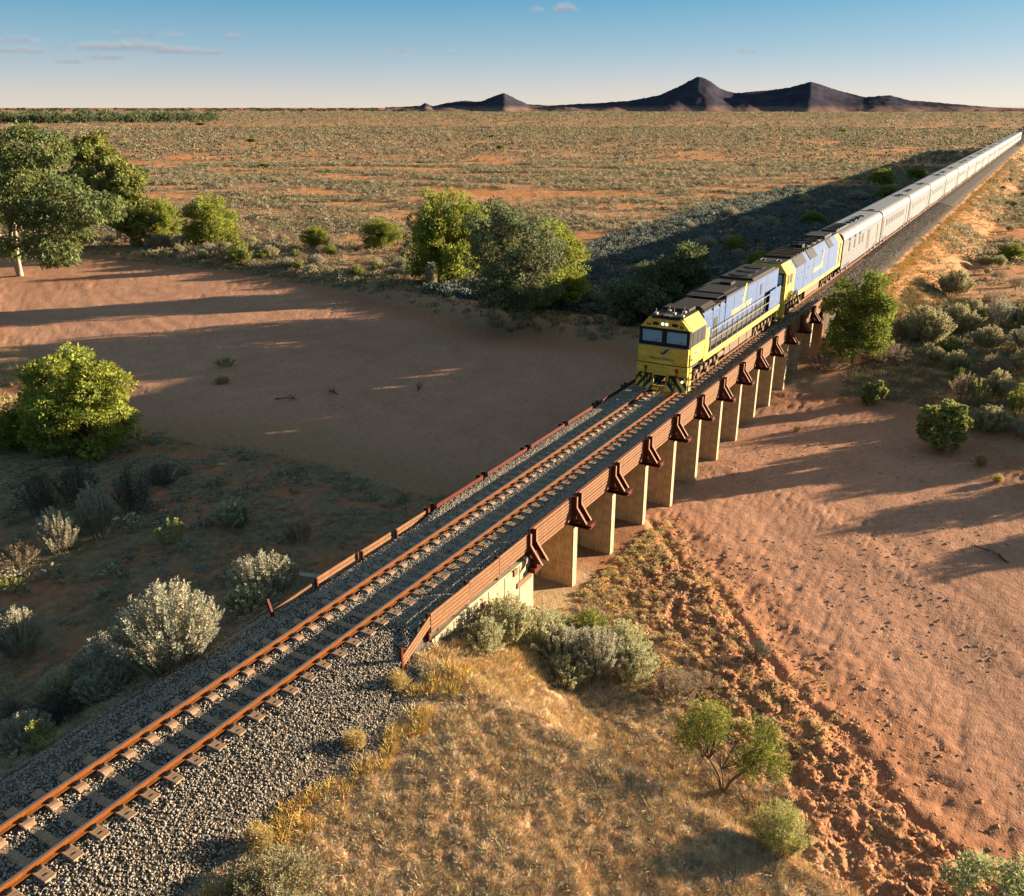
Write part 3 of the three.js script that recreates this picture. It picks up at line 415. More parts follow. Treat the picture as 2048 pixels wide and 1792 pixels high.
  part('coupler', joined(rbox(0.3, 0.32, 0.4, 0, 0.74, 0.28, 0.06), rbox(0.16, 0.36, 0.18, 0.13, 0.74, 0.5, 0.05), rbox(0.14, 0.3, 0.2, -0.14, 0.74, 0.46, 0.05)), M.black, t);
  for (const [x, len] of [[-0.7, 0.5], [-0.55, 0.42], [0.55, 0.45], [0.7, 0.52], [0.85, 0.4]]) part('brake_hose', new THREE.TubeGeometry(new THREE.CatmullRomCurve3([[x, 0.95, 0.06], [x, 0.8, 0.24], [x * 0.95, 0.95 - len, 0.3], [x * 0.85, 0.95 - len * 0.9, 0.36]].map((p) => new THREE.Vector3(...p))), 10, 0.03, 6), M.black, t);
  for (const x of [-0.88, 0.85]) { part('red_marker', box(0.17, 0.2, 0.05, x, 1.25, 0.07), P.red, t); part('lamp_bracket', rod([x, 1.12, 0.08], [x, 0.3, 0.22], 0.025), P.band, t); }
  for (const x of [-1.12, 1.2]) part('ditch_light', new THREE.CylinderGeometry(0.07, 0.07, 0.04, 14).rotateX(Math.PI / 2).translate(x, 0.72, 0.1), x > 0 ? P.lamp : M.black, t);
  // lettering
  part('emblem', eagle(0.42).translate(0.02, 2.13, 0.026), std(0.02, 0.03, 0.16, 0.5), t);
  const front = part('lettering', new THREE.PlaneGeometry(1.72, 0.34).translate(0.02, 1.8, 0.029), lettering(1.72, 0.34, 688, (q, w, h) => { q.clearRect(0, 0, w, h); q.strokeStyle = q.fillStyle = '#2a2f52'; q.font = `bold ${h * 0.52}px serif`; q.textAlign = 'center'; q.textBaseline = 'middle'; q.fillText('INDIAN PACIFIC', w / 2, h * 0.5, w * 0.94); }), t);
  part('lettering', new THREE.PlaneGeometry(1.15, 0.42).rotateY(Math.PI / 2).translate(1.436, 2.12, -1.25), lettering(1.15, 0.42, 460, (q, w, h) => { q.clearRect(0, 0, w, h); q.fillStyle = '#27397c'; q.font = `bold ${h * 0.9}px sans-serif`; q.textAlign = 'center'; q.textBaseline = 'middle'; q.fillText('NR27', w / 2, h * 0.55, w); }), t);
  part('emblem', diver(0.82).rotateY(Math.PI / 2).translate(1.166, 3.28, -10.1), std(0.62, 0.5, 0.03, 0.5), t);
  part('lettering', new THREE.PlaneGeometry(4.7, 0.62).rotateY(Math.PI / 2).translate(1.168, 2.84, -9.9), lettering(4.7, 0.62, 940, (q, w, h) => { q.clearRect(0, 0, w, h); q.fillStyle = '#d8bd3a'; q.font = `${h * 0.86}px serif`; q.textAlign = 'center'; q.textBaseline = 'middle'; q.fillText('INDIAN PACIFIC', w / 2, h * 0.54, w); }), t);
  const beam = new THREE.SpotLight(rgb(1, 0.97, 0.9), 6, 60, 0.3, 0.6); beam.position.set(0, 3.64, 0.62); beam.target.position.set(0, 0, 25); beam.castShadow = true; t.add(beam, beam.target);
}
{ // second locomotive: full-width body with sloping shoulders
  const t = thing('diesel_locomotive', 'second diesel locomotive, full-width pale blue body with black roof grilles and yellow ends', 'locomotive', [0, 0, -61.5]);
  const outline = [[-1.44, 1.5], [1.44, 1.5], [1.44, 3.4], [0.98, 4.02], [-0.98, 4.02], [-1.44, 3.4]];
  part('cab', prism(outline, -2.6, -0.15, 0.03), P.yellow, t); part('rear_end', prism(outline, -19.0, -17.4, 0.03), P.yellow, t); part('body', prism(outline, -17.4, -2.6, 0.02), P.blue, t);
  part('nose_panel', rbox(2.5, 1.1, 0.16, 0, 2.0, -0.1, 0.04), P.yellow, t); part('apron', rbox(2.8, 1.15, 0.3, 0, 0.95, -0.2, 0.04), P.yellow, t);
  for (const x of [-0.62, 0.78]) { const w = part('windscreen_frame', rbox(0.98, 0.86, 0.06, x, 3.02, -0.1, 0.03), P.band, t); part('windscreen', rbox(0.78, 0.66, 0.04, x, 3.02, -0.075, 0.02), P.glass, w); }
  part('headlamp_box', joined(rbox(0.5, 0.26, 0.1, 0, 3.72, -0.08), new THREE.CylinderGeometry(0.12, 0.12, 0.06, 14).rotateX(Math.PI / 2).translate(0.75, 3.66, -0.06)), P.band, t);
  part('cab_roof', rbox(1.96, 0.06, 18.6, 0, 4.04, -9.6, 0.02), P.roof, t);
  for (const s of [-1, 1]) {
    part('sill', rbox(0.1, 0.3, 18.8, s * 1.42, 1.4, -9.6, 0.02), P.yellowFrame, t); part('cab_door', rbox(0.03, 1.6, 0.6, s * 1.45, 2.4, -2.2, 0.01), P.yellow, t); for (const z of [-0.75, -1.5]) part('side_window', rbox(0.03, 0.66, 0.5, s * 1.452, 2.95, z, 0.01), P.cabSide, t);
    part('rear_door', rbox(0.03, 1.7, 0.5, s * 1.452, 2.5, -18.1, 0.01), P.cabSide, t);
    for (const [z, l] of [[-4.5, 3.0], [-8.3, 2.3], [-14.6, 1.7]]) { const g = part('shoulder_grille', rbox(0.72, 0.03, l, 0, 0, 0, 0.01), P.grille, t); g.position.set(s * 1.225, 3.735, z); g.rotation.z = -s * 0.932; }
    for (const z of [-5.5, -8.5, -11.2, -13.8]) part('body_seam', box(0.01, 1.85, 0.03, s * 1.445, 2.48, z), P.band, t);
    for (const [y, z] of [[3.0, -6.6], [2.2, -6.4], [2.6, -3.6]]) part('body_latch', box(0.012, 0.16, 0.14, s * 1.446, y, z), P.band, t);
    part('step_plate', rbox(0.3, 1.0, 0.5, s * 1.3, 0.8, -0.4, 0.02), P.yellowFrame, t);
  }
  for (let k = 0; k < 9; k++) part('roof_rib', rbox(2.0, 0.16, 0.14, 0, 4.1, -3.0 - k * 0.62, 0.02), k % 2 ? P.dust : P.under, t);
  for (const z of [-9.6, -11.4, -13.2]) part('roof_fan', joined(new THREE.CylinderGeometry(0.72, 0.78, 0.18, 22).translate(0, 4.13, z), rbox(1.7, 0.1, 0.12, 0, 4.24, z)), P.grille, t);
  part('exhaust_stack', rbox(0.5, 0.36, 0.8, 0.3, 4.2, -8.3, 0.04), P.grille, t); part('roof_housing', rbox(1.7, 0.26, 2.6, 0, 4.16, -15.6, 0.05), P.roof, t); for (const x of [-0.6, 0.5]) part('air_horn', joined(rod([x, 4.2, -1.2], [x, 4.2, -0.5], 0.05, 8), rbox(0.3, 0.14, 0.3, x, 4.1, -1.4)), P.under, t);
  part('fuel_tank', prism([[-1.28, 1.15], [-1.28, 0.55], [-0.95, 0.3], [0.95, 0.3], [1.28, 0.55], [1.28, 1.15]], -12.0, -7.2, 0.03), P.dust, t); part('frame', rbox(2.5, 0.26, 18.4, 0, 1.22, -9.6, 0.02), P.under, t); bogie(t, -4.1, 3, 1.6); bogie(t, -15.1, 3, 1.6);
  part('emblem', diver(0.78).rotateY(Math.PI / 2).translate(1.448, 2.75, -11.3), P.yellowFrame, t);
  part('lettering', new THREE.PlaneGeometry(4.2, 0.5).rotateY(Math.PI / 2).translate(1.449, 2.42, -10.2), lettering(4.2, 0.5, 840, (q, w, h) => { q.clearRect(0, 0, w, h); q.fillStyle = '#d8bd3a'; q.font = `${h * 0.86}px serif`; q.textAlign = 'center'; q.textBaseline = 'middle'; q.fillText('INDIAN PACIFIC', w / 2, h * 0.54, w); }), t);
  part('coupler', joined(rbox(0.3, 0.3, 1.0, 0, 0.75, 0.1, 0.05), rbox(0.3, 0.3, 0.9, 0, 0.75, -19.3, 0.05)), M.black, t);
}
{ // stainless-steel cars, all of one section, with ribbed sides
  const CAR = 20.3, LEN = 19.75, side = [];
  for (let y = 0.86; y < 3.3; y += 0.1) { const ribbed = y < 2.02 || y > 2.95; side.push([1.45, y]); if (ribbed) side.push([1.468, y + 0.025], [1.468, y + 0.06], [1.45, y + 0.085]); }
  const shoulder = []; for (let i = 1; i <= 9; i++) { const a = i / 9 * Math.PI / 2; shoulder.push([0.78 + 0.67 * Math.cos(a) ** 0.8, 3.32 + 0.6 * Math.sin(a)]); }
  const right = [...side, [1.45, 3.3]], body = [...right, ...right.slice().reverse().map(([x, y]) => [-x, y])], roof = [[1.452, 3.3], ...shoulder, ...shoulder.slice().reverse().map(([x, y]) => [-x, y]), [-1.452, 3.3]];
  const bodyGeo = metres(prism(body, -LEN, 0), 0.6), roofGeo = metres(prism(roof, -LEN, 0), 0.4), ring = prism([...right, ...roof.slice(1, -1), ...right.slice().reverse().map(([x, y]) => [-x, y])].map(([x, y]) => [x * 0.97, y > 2 ? y - 0.05 : y]), -LEN - 0.56, -LEN + 0.01);
  const endRing = prism([...right, ...roof.slice(1, -1), ...right.slice().reverse().map(([x, y]) => [-x, y])].map(([x, y]) => [x * 1.006, y > 2 ? y + 0.012 : y]), -0.1, 0.005);
  const win = (w, h) => rbox(0.02, h, w, 0, 0, 0, 0.008);
  function car(label, kind, z) {
    const t = thing('passenger_carriage', label, 'train carriage', [0, 0, z], 0, 'silver carriages behind the locomotives');
    part('body', bodyGeo, P.silver, t); part('roof', roofGeo, P.silverRoof, t); part('gangway', ring, P.gangway, t); part('end_frame', endRing, P.darkTrim, t);
    part('underframe', box(2.4, 0.4, LEN - 1, 0, 0.72, -LEN / 2), P.under, t);
    for (const s of [-1, 1]) {
      if (kind === 0) { for (const zz of [-3.0, -5.4, -7.8, -9.4]) part('window', win(0.62, 0.8), P.carGlass, t).position.set(s * 1.468, 2.5, zz); for (const zz of [-2.6, -5.1, -7.4]) part('vent', rbox(0.1, 0.26, 0.5, s * 1.48, 3.2, zz, 0.02), P.band, t); for (const zz of [-12.2, -12.9]) part('door', rbox(0.02, 1.9, 0.6, s * 1.472, 2.05, zz, 0.008), P.darkTrim, t); part('door', rbox(0.02, 1.9, 0.5, s * 1.472, 2.05, -17.6, 0.008), P.darkTrim, t); }
      else { const band = part('window_band', rbox(0.02, 0.9, 13.2, s * 1.455, 2.5, -9.2, 0.005), P.silver, t); for (let k = 0; k < 8; k++) part('window', win(kind === 1 ? 1.15 : 0.7, 0.66), P.carGlass, t).position.set(s * 1.47, 2.5, -3.2 - k * 1.7); part('door', rbox(0.02, 1.95, 0.62, s * 1.472, 2.05, -17.9, 0.008), P.darkTrim, t); part('door', rbox(0.02, 1.95, 0.62, s * 1.472, 2.05, -0.9, 0.008), P.darkTrim, t); }
      part('bogie_opening', rbox(0.05, 0.26, 2.5, s * 1.45, 0.92, -2.6, 0.02), P.band, t); part('bogie_opening', rbox(0.05, 0.26, 2.5, s * 1.45, 0.92, -LEN + 2.6, 0.02), P.band, t);
      part('roof_edge', box(0.03, 0.05, LEN - 0.1, s * 1.462, 3.3, -LEN / 2), P.darkTrim, t);  // one even dark grey, shared with doors, vents and end frames
    }
    bogie(t, -2.6, 2, 2.2); bogie(t, -LEN + 2.6, 2, 2.2);
    if (kind === 0) { for (let k = 0; k < 6; k++) part('roof_vent', rbox(0.5, 0.14, 0.4, 0.15 + 0.1 * (k % 2), 3.97, -8.4 - k * 1.2, 0.03), P.band, t); part('roof_housing', rbox(1.3, 0.2, 5.4, -0.1, 3.98, -3.6, 0.06), P.roof, t); for (let k = 0; k < 5; k++) part('roof_vent', rbox(0.9, 0.1, 0.3, 0.1, 4.1, -1.6 - k * 1.0, 0.02), P.band, t); }
    else for (const zz of kind === 1 ? [-0.9, -18.8] : [-0.9, -6.2, -7.6, -9.0, -18.8]) part('roof_vent', rbox(0.62, 0.1, 0.5, 0.1, 3.95, zz, 0.03), P.darkTrim, t);
    return t;
  }
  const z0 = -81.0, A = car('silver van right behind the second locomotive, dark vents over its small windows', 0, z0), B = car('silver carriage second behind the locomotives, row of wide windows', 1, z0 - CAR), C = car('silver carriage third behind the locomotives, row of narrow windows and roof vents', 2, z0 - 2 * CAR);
  const nth = ['fourth', 'fifth', 'sixth', 'seventh', 'eighth', 'ninth', 'tenth', 'eleventh', 'twelfth', 'thirteenth', 'fourteenth', 'fifteenth', 'sixteenth', 'seventeenth', 'eighteenth', 'nineteenth'];
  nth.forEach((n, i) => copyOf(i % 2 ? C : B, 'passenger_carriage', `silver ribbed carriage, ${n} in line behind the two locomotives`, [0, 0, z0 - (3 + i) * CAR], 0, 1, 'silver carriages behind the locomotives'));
}

// ---- plants ---------------------------------------------------------------------------------------------
const LEAF = new THREE.MeshPhysicalMaterial({ color: rgb(1, 1, 1), vertexColors: true, roughness: 0.9, transmission: 0.4, thickness: 0, specularIntensity: 0.15, side: THREE.DoubleSide });
const STRAW = new THREE.MeshPhysicalMaterial({ color: rgb(1, 1, 1), vertexColors: true, roughness: 0.95, specularIntensity: 0.1, side: THREE.DoubleSide });
class Leaves {
  constructor() { this.p = []; this.c = []; }
  tri(a, b, c, col) { this.p.push(...a, ...b, ...c); for (let i = 0; i < 3; i++) this.c.push(...col); }
  leaf(x, y, z, dx, dy, dz, len, wid, col, rnd) { // a rhombus along d
    const l = Math.hypot(dx, dy, dz) || 1; dx /= l; dy /= l; dz /= l;
    let ux = rnd() - 0.5, uy = rnd() - 0.5, uz = rnd() - 0.5, k = ux * dx + uy * dy + uz * dz; ux -= k * dx; uy -= k * dy; uz -= k * dz; k = Math.hypot(ux, uy, uz) || 1; ux *= wid / k; uy *= wid / k; uz *= wid / k;
    const b = [x + dx * len, y + dy * len, z + dz * len], m = 0.45 * len, r = [x + dx * m + ux, y + dy * m + uy, z + dz * m + uz], s = [x + dx * m - ux, y + dy * m - uy, z + dz * m - uz];
    this.tri([x, y, z], r, b, col); this.tri([x, y, z], b, s, col);
  }
  build() { const g = new THREE.BufferGeometry(); g.setAttribute('position', new THREE.Float32BufferAttribute(this.p, 3)); g.setAttribute('color', new THREE.Float32BufferAttribute(this.c, 3)); g.computeVertexNormals(); return g; }
}
const tint = (c, rnd, v = 0.3, hue = 0.12) => { const k = 1 + v * (rnd() * 2 - 1), h = hue * (rnd() * 2 - 1); return [c[0] * k * (1 + h), c[1] * k, c[2] * k * (1 - h)]; };
function clump(bag, rnd, [cx, cy, cz, rx, ry, rz], n, len, wid, col, droop = 0) { // leaves through an egg of air, most of them near its skin
  for (let i = 0; i < n; i++) {
    const u = rnd() * 2 - 1, t = rnd() * 6.2832, s = Math.sqrt(1 - u * u), r = 0.45 + 0.6 * rnd() ** 0.6, dx = s * Math.cos(t), dy = u, dz = s * Math.sin(t);
    bag.leaf(cx + dx * rx * r, cy + dy * ry * r, cz + dz * rz * r, dx + (rnd() - 0.5) * 1.6, dy + (rnd() - 0.5) * 1.6 - droop, dz + (rnd() - 0.5) * 1.6, len * (0.6 + 0.8 * rnd()), wid * (0.6 + 0.8 * rnd()), tint(col, rnd), rnd);
  }
}
function limb(points, radii, n = 7) { // a tapered, bent branch
  const c = new THREE.CatmullRomCurve3(points.map((p) => new THREE.Vector3(...p))), S = Math.max(4, points.length * 3), f = c.computeFrenetFrames(S), pos = [], idx = [], uv = [];
  for (let i = 0; i <= S; i++) { const t = i / S, P0 = c.getPointAt(t), r = mix(radii[0], radii[1], t); for (let j = 0; j <= n; j++) { const a = j / n * 6.2832, N = f.normals[i], B = f.binormals[i]; pos.push(P0.x + r * (N.x * Math.cos(a) + B.x * Math.sin(a)), P0.y + r * (N.y * Math.cos(a) + B.y * Math.sin(a)), P0.z + r * (N.z * Math.cos(a) + B.z * Math.sin(a))); uv.push(j / n, t * 3); } }
  for (let i = 0; i < S; i++) for (let j = 0; j < n; j++) { const a = i * (n + 1) + j, b = a + n + 1; idx.push(a, b, a + 1, b, b + 1, a + 1); }
  const g = new THREE.BufferGeometry(); g.setAttribute('position', new THREE.Float32BufferAttribute(pos, 3)); g.setAttribute('uv', new THREE.Float32BufferAttribute(uv, 2)); g.setIndex(idx); g.computeVertexNormals(); return g;
}
// a tree: stems reach to the clumps; the crown is an uneven pile of clumps inside a few big lobes
function makeTree(name, label, category, pos, o) {
  const rnd = rng(o.seed), t = thing(name, label, category, pos, o.turn || 0), bag = new Leaves(), wood = [], spots = [];
  for (const [lx, ly, lz, lr, lh] of o.lobes) { const n = Math.round(o.per * lr * lr); for (let i = 0; i < n; i++) { const u = rnd() * 2 - 1, a = rnd() * 6.2832, s = Math.sqrt(1 - u * u), r = 0.5 + 0.5 * rnd() ** 0.5; const y = ly + u * lh * r; if (y < o.skirt) continue; const k = (o.clump || 0.34) * (0.65 + 0.7 * rnd()); spots.push([lx + s * Math.cos(a) * lr * r, y, lz + s * Math.sin(a) * lr * r, k * (o.cs || lr), k * (o.cs || lr) * (o.flat || 0.75), k * (o.cs || lr)]); } }
  const total = spots.reduce((s, q) => s + q[3] * q[3], 0);
  for (const q of spots) clump(bag, rnd, q, Math.max(8, Math.round(o.leaves * q[3] * q[3] / total)), o.leaf[0], o.leaf[1], tint(o.col, rnd, 0.22, 0.1), o.droop || 0);
  const [bx, by, bz] = [0, -0.4, 0];
  for (const [fx, fy, fz, r0] of o.stems) {
    wood.push(limb([[bx + (rnd() - 0.5) * r0, by, bz + (rnd() - 0.5) * r0], [fx * 0.3, fy * 0.45, fz * 0.3], [fx, fy, fz]], [r0, r0 * 0.6]));
    const near = spots.filter((q) => Math.hypot(q[0] - fx, q[2] - fz) < o.reach).sort(() => rnd() - 0.5).slice(0, o.boughs || 9);
    for (const q of near) wood.push(limb([[fx, fy - 0.05, fz], [mix(fx, q[0], 0.5) + (rnd() - 0.5) * 0.3, mix(fy, q[1], 0.55), mix(fz, q[2], 0.5)], [q[0], q[1], q[2]]], [r0 * 0.5, r0 * 0.1], 5));
  }
  part('trunk', mergeGeometries(wood), o.bark || M.darkBark, t); part('crown', bag.build(), LEAF, t); return t;
}
// a saltbush: upright plumes of small pale leaves crowding a mound
function makeShrub(name, label, category, pos, o) {
  const rnd = rng(o.seed), t = thing(name, label, category, pos, o.turn || 0), bag = new Leaves(), wood = [];
  for (let i = 0; i < o.plumes; i++) {
    const a = rnd() * 6.2832, q = Math.sqrt(rnd()), lean = q * (o.spread || 0.95), h = o.h * (0.55 + 0.45 * (1 - q * q) * (0.75 + 0.5 * rnd())) , tip = [Math.cos(a) * q * o.r, h, Math.sin(a) * q * o.r], root = [tip[0] * 0.35, 0, tip[2] * 0.35];
    const n = Math.round(o.leaves / o.plumes), fat = o.fat * (0.7 + 0.6 * rnd()), col = tint(o.col, rnd, 0.2, 0.08);
    for (let k = 0; k < n; k++) { const f = mix(o.bare || 0.3, 1, rnd() ** 0.7), w = fat * (1.15 - f) * 1.6 + 0.01, b = rnd() * 6.2832; bag.leaf(mix(root[0], tip[0], f) + Math.cos(b) * w * 0.6, f * h - 0.1 * lean * f, mix(root[2], tip[2], f) + Math.sin(b) * w * 0.6, Math.cos(b) * 0.8 + tip[0] * 0.2, 0.75, Math.sin(b) * 0.8 + tip[2] * 0.2, o.leaf[0] * (0.6 + 0.8 * rnd()), o.leaf[1] * (0.7 + 0.6 * rnd()), tint(col, rnd, 0.2, 0.06), rnd); }
    if (i % 3 === 0) wood.push(rod([root[0], -0.15, root[2]], [tip[0] * 0.85, h * 0.8, tip[2] * 0.85], o.stem || 0.012, 4));
  }
  part('stem', mergeGeometries(wood), M.twig, t); part('foliage', bag.build(), LEAF, t); return t;
}
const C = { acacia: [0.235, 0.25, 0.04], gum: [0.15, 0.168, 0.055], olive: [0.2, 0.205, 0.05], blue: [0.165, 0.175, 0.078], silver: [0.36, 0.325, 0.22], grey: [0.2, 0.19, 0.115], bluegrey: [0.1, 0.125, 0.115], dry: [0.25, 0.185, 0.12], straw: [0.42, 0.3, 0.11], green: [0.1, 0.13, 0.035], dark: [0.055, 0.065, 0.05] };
const on = (x, z, dy = 0) => [x, groundY(x, z) + dy, z];

// the big white-trunked gums at the left edge, on the far bend of the creek
makeTree('gum_tree', 'tall olive-green gum with white forked trunk at the left edge of the photo', 'tree', on(-89, -61), { seed: 21, lobes: [[0, 11, 0, 5.4, 4.0], [6, 9.6, 0, 5.0, 3.4], [-5, 9, -1, 4.5, 3.5], [3.5, 14.6, -2, 4.2, 2.4], [10, 6.4, 0.5, 3.6, 2.3], [6.5, 4.2, 3.6, 2.6, 1.5], [11.5, 3.9, 2, 2.4, 1.4], [13, 8.4, -2, 3.2, 2.4], [-1.5, 4.6, 4.5, 2.6, 1.4]], per: 2.6, cs: 3.0, clump: 0.29, flat: 0.62, skirt: 2.2, leaves: 38000, leaf: [0.42, 0.1], col: C.gum, droop: 0.7, stems: [[0.6, 6.5, 0.3, 0.42], [3.4, 7.0, 1.2, 0.34], [-3.2, 6.8, 0.6, 0.3]], reach: 5, bark: M.bark, boughs: 8 });
makeTree('gum_tree', 'rounded olive-green gum standing right behind the white-trunked gum', 'tree', on(-99.6, -83), { seed: 22, lobes: [[0, 9.5, 0, 4.6, 3.8], [3.6, 7.4, 1, 3.3, 2.6], [-3, 12, 0, 3.6, 2.8], [-4, 7.5, 2, 3, 2.4]], per: 2.4, cs: 2.6, clump: 0.29, flat: 0.65, skirt: 2.5, leaves: 18000, leaf: [0.46, 0.15], col: C.olive, droop: 0.4, stems: [[0.4, 5, 0, 0.4], [2.6, 5, 1, 0.3]], reach: 5, bark: M.bark });
makeTree('small_tree', 'low dark olive tree between the gums and the two yellow-green acacias', 'tree', on(-93.8, -81), { seed: 23, lobes: [[0, 4.4, 0, 3.4, 2.6], [2.6, 3.4, 1, 2.4, 2.0], [-2.6, 5, 0, 2.4, 2.0]], per: 4.2, cs: 2.0, skirt: 1.0, leaves: 11000, leaf: [0.4, 0.13], col: C.olive, droop: 0.3, stems: [[0.3, 2.6, 0, 0.24], [-1.4, 2.6, 0.3, 0.18]], reach: 4 });
// bright acacias
const acacia = makeTree('acacia_bush', 'big bright green rounded bush on the shaded flat at the left of the creek bed', 'bush', on(-29.4, -28.2), { seed: 31, lobes: [[0, 3.0, 0, 2.8, 2.2], [1.1, 4.9, 0.3, 1.5, 1.5], [-1.7, 4.1, 0, 1.6, 1.5], [0.3, 1.5, 0.4, 2.9, 1.5], [2.7, 3.0, 0.5, 1.3, 1.5], [-2.7, 2.4, 0.4, 1.3, 1.4], [2.2, 4.0, -0.6, 1.0, 0.9], [-0.4, 5.0, -0.3, 1.0, 0.9], [0.6, 3.0, 2.0, 1.3, 1.3]], per: 7.5, cs: 1.5, clump: 0.33, flat: 0.8, skirt: 0.2, leaves: 30000, leaf: [0.2, 0.06], col: C.acacia, droop: 0.1, stems: [[0.2, 1.2, 0, 0.16], [0.9, 1.3, 0.4, 0.12], [-0.8, 1.3, 0.3, 0.12]], reach: 3.4 });
copyOf(acacia, 'acacia_bush', 'smaller yellow-green acacia, left of the pair right of the gums', on(-97, -88), 1.1, [0.86, 0.95, 0.86]);
copyOf(acacia, 'acacia_bush', 'larger yellow-green acacia, right of the pair beyond the creek bend', on(-84.5, -86.4), 2.5, [1.32, 1.08, 1.32]);
copyOf(acacia, 'acacia_bush', 'small yellow-green bush alone on the far bank between the acacia pair and the middle trees', on(-61.6, -96), 3.6, [0.72, 0.66, 0.72]);
copyOf(acacia, 'acacia_bush', 'small dull green bush on the far bank, midway along the row of shrubs', on(-69.3, -91.4), 0.4, [0.5, 0.5, 0.5]);
copyOf(acacia, 'acacia_tree', 'tall yellow-green tree left behind the blue-green tree of the far bank', on(-39.2, -80.6), 4.4, [1.42, 1.6, 1.42]);
copyOf(acacia, 'acacia_tree', 'yellow-green tree showing right behind the blue-green tree of the far bank', on(-24.2, -75.6), 5.3, [1.3, 1.3, 1.3]);
makeTree('white_trunked_tree', 'blue-green tree with short white trunk at the far bed edge, left of the train', 'tree', on(-23.3, -66.6), { seed: 41, lobes: [[0, 6.6, 0, 3.8, 3.4], [-1.8, 8.8, 0, 2.4, 2.2], [2.2, 7.4, 0, 2.6, 2.5], [-2.4, 5, 0.6, 2.4, 2.4], [2.2, 4.4, 0.6, 2.2, 2.0], [0, 3, 1.2, 2.2, 1.6]], per: 5, cs: 1.9, clump: 0.32, skirt: 1.5, leaves: 26000, leaf: [0.26, 0.07], col: C.blue, droop: 0.6, stems: [[0.1, 3.2, 0, 0.3], [0.9, 3.6, 0.2, 0.2]], reach: 4, bark: M.bark });
makeTree('dark_bush', 'dark blue-green bush with yellow sunlit tip, beside the leading locomotive', 'bush', on(-11.6, -75.6), { seed: 42, lobes: [[0, 3.2, 0, 2.9, 2.6], [1.2, 5.0, -0.3, 1.9, 1.6], [-1.7, 3.8, 0.5, 2.0, 1.8]], per: 5.2, cs: 1.9, skirt: 0.2, leaves: 13000, leaf: [0.26, 0.08], col: [0.11, 0.135, 0.05], droop: 0.3, stems: [[0.2, 1.8, 0, 0.16]], reach: 3.4 });
makeTree('dark_bush', 'lower dark blue-green bush left of the leading locomotive cab, in shade', 'bush', on(-13.6, -72.8), { seed: 43, lobes: [[0, 2.0, 0, 2.7, 1.8], [-1.4, 2.6, 0.4, 1.6, 1.3]], per: 5.2, cs: 1.8, skirt: 0.1, leaves: 9000, leaf: [0.25, 0.08], col: C.blue, droop: 0.4, stems: [[0.1, 1.0, 0, 0.14]], reach: 3 });
makeTree('round_tree', 'round-crowned green tree with thin pale stems at the far right end of the bridge', 'tree', on(5.5, -68.2), { seed: 44, lobes: [[0.2, 5.1, 0, 2.1, 1.9], [1.0, 4.3, 0.2, 1.6, 1.4], [-1.0, 4.2, 0, 1.5, 1.4], [-0.9, 2.2, 0.8, 1.4, 1.1], [0.9, 2.3, 0.5, 1.3, 1.0]], per: 8, cs: 1.5, clump: 0.36, skirt: 0.9, leaves: 17000, leaf: [0.2, 0.06], col: [0.19, 0.21, 0.036], droop: 0.3, stems: [[0.1, 2.4, 0.1, 0.09], [0.7, 2.4, 0.2, 0.07], [-0.5, 2.0, 0.3, 0.07], [0.4, 1.8, 0.5, 0.05]], reach: 2.4, bark: M.bark });
makeTree('small_tree', 'small wispy tree with dark forked stem and separate green clumps on the dry bank', 'tree', on(11.1, -19.7), { seed: 45, lobes: [[-0.75, 2.0, -0.2, 0.62, 0.72], [-0.95, 1.55, 0.1, 0.5, 0.34], [-0.35, 2.35, 0, 0.4, 0.4], [0.85, 2.25, -0.1, 0.52, 0.42], [0.95, 1.45, 0.1, 0.62, 0.36], [1.25, 1.7, 0.05, 0.35, 0.22]], per: 66, cs: 0.6, clump: 0.34, skirt: 0.6, leaves: 10000, leaf: [0.085, 0.014], col: [0.2, 0.21, 0.04], droop: 0, stems: [[-0.5, 1.0, 0, 0.045], [0.5, 0.95, 0, 0.06], [-0.1, 0.9, 0.1, 0.03], [-0.7, 0.85, -0.1, 0.025]], reach: 1.2, boughs: 12 });
makeShrub('feathery_bush', 'feathery pale green bush on the dry bank, below and right of the wispy tree', 'bush', on(13.1, -17.5), { seed: 46, plumes: 120, h: 1.45, r: 0.75, fat: 0.06, leaves: 9000, leaf: [0.075, 0.011], col: [0.33, 0.31, 0.11], bare: 0.12, stem: 0.006 });
makeTree('leafy_bush', 'dense round leafy bush with reddish tips alone at the right edge of the creek bed', 'bush', on(13.2, -54.2), { seed: 47, lobes: [[0, 1.5, 0, 1.3, 1.4], [0.5, 2.3, 0, 0.7, 0.7], [-0.6, 1.9, 0.2, 0.7, 0.8]], per: 24, cs: 0.8, skirt: 0.1, leaves: 9000, leaf: [0.16, 0.07], col: [0.23, 0.24, 0.065], stems: [[0, 0.8, 0, 0.06]], reach: 1.4 });
makeTree('leafy_bush', 'smaller round leafy bush on the bed below the round tree at the bridge end', 'bush', on(8.3, -60.8), { seed: 48, lobes: [[0, 0.7, 0, 0.75, 0.7], [0.3, 1.1, 0, 0.4, 0.35]], per: 46, cs: 0.5, skirt: 0.05, leaves: 3000, leaf: [0.13, 0.06], col: [0.22, 0.23, 0.07], stems: [[0, 0.4, 0, 0.04]], reach: 0.8 });
makeTree('leafy_bush', 'bright green large-leaved bush at the bottom right corner', 'bush', on(17.75, -19.4), { seed: 49, lobes: [[0, 0.8, 0, 0.75, 0.7], [0.7, 0.9, -0.4, 0.5, 0.55], [-0.5, 1.0, 0.2, 0.45, 0.4]], per: 62, cs: 0.5, skirt: 0.05, leaves: 3600, leaf: [0.12, 0.024], col: [0.33, 0.35, 0.16], stems: [[0, 0.5, 0, 0.03], [0.4, 0.5, -0.2, 0.03]], reach: 1.0 });
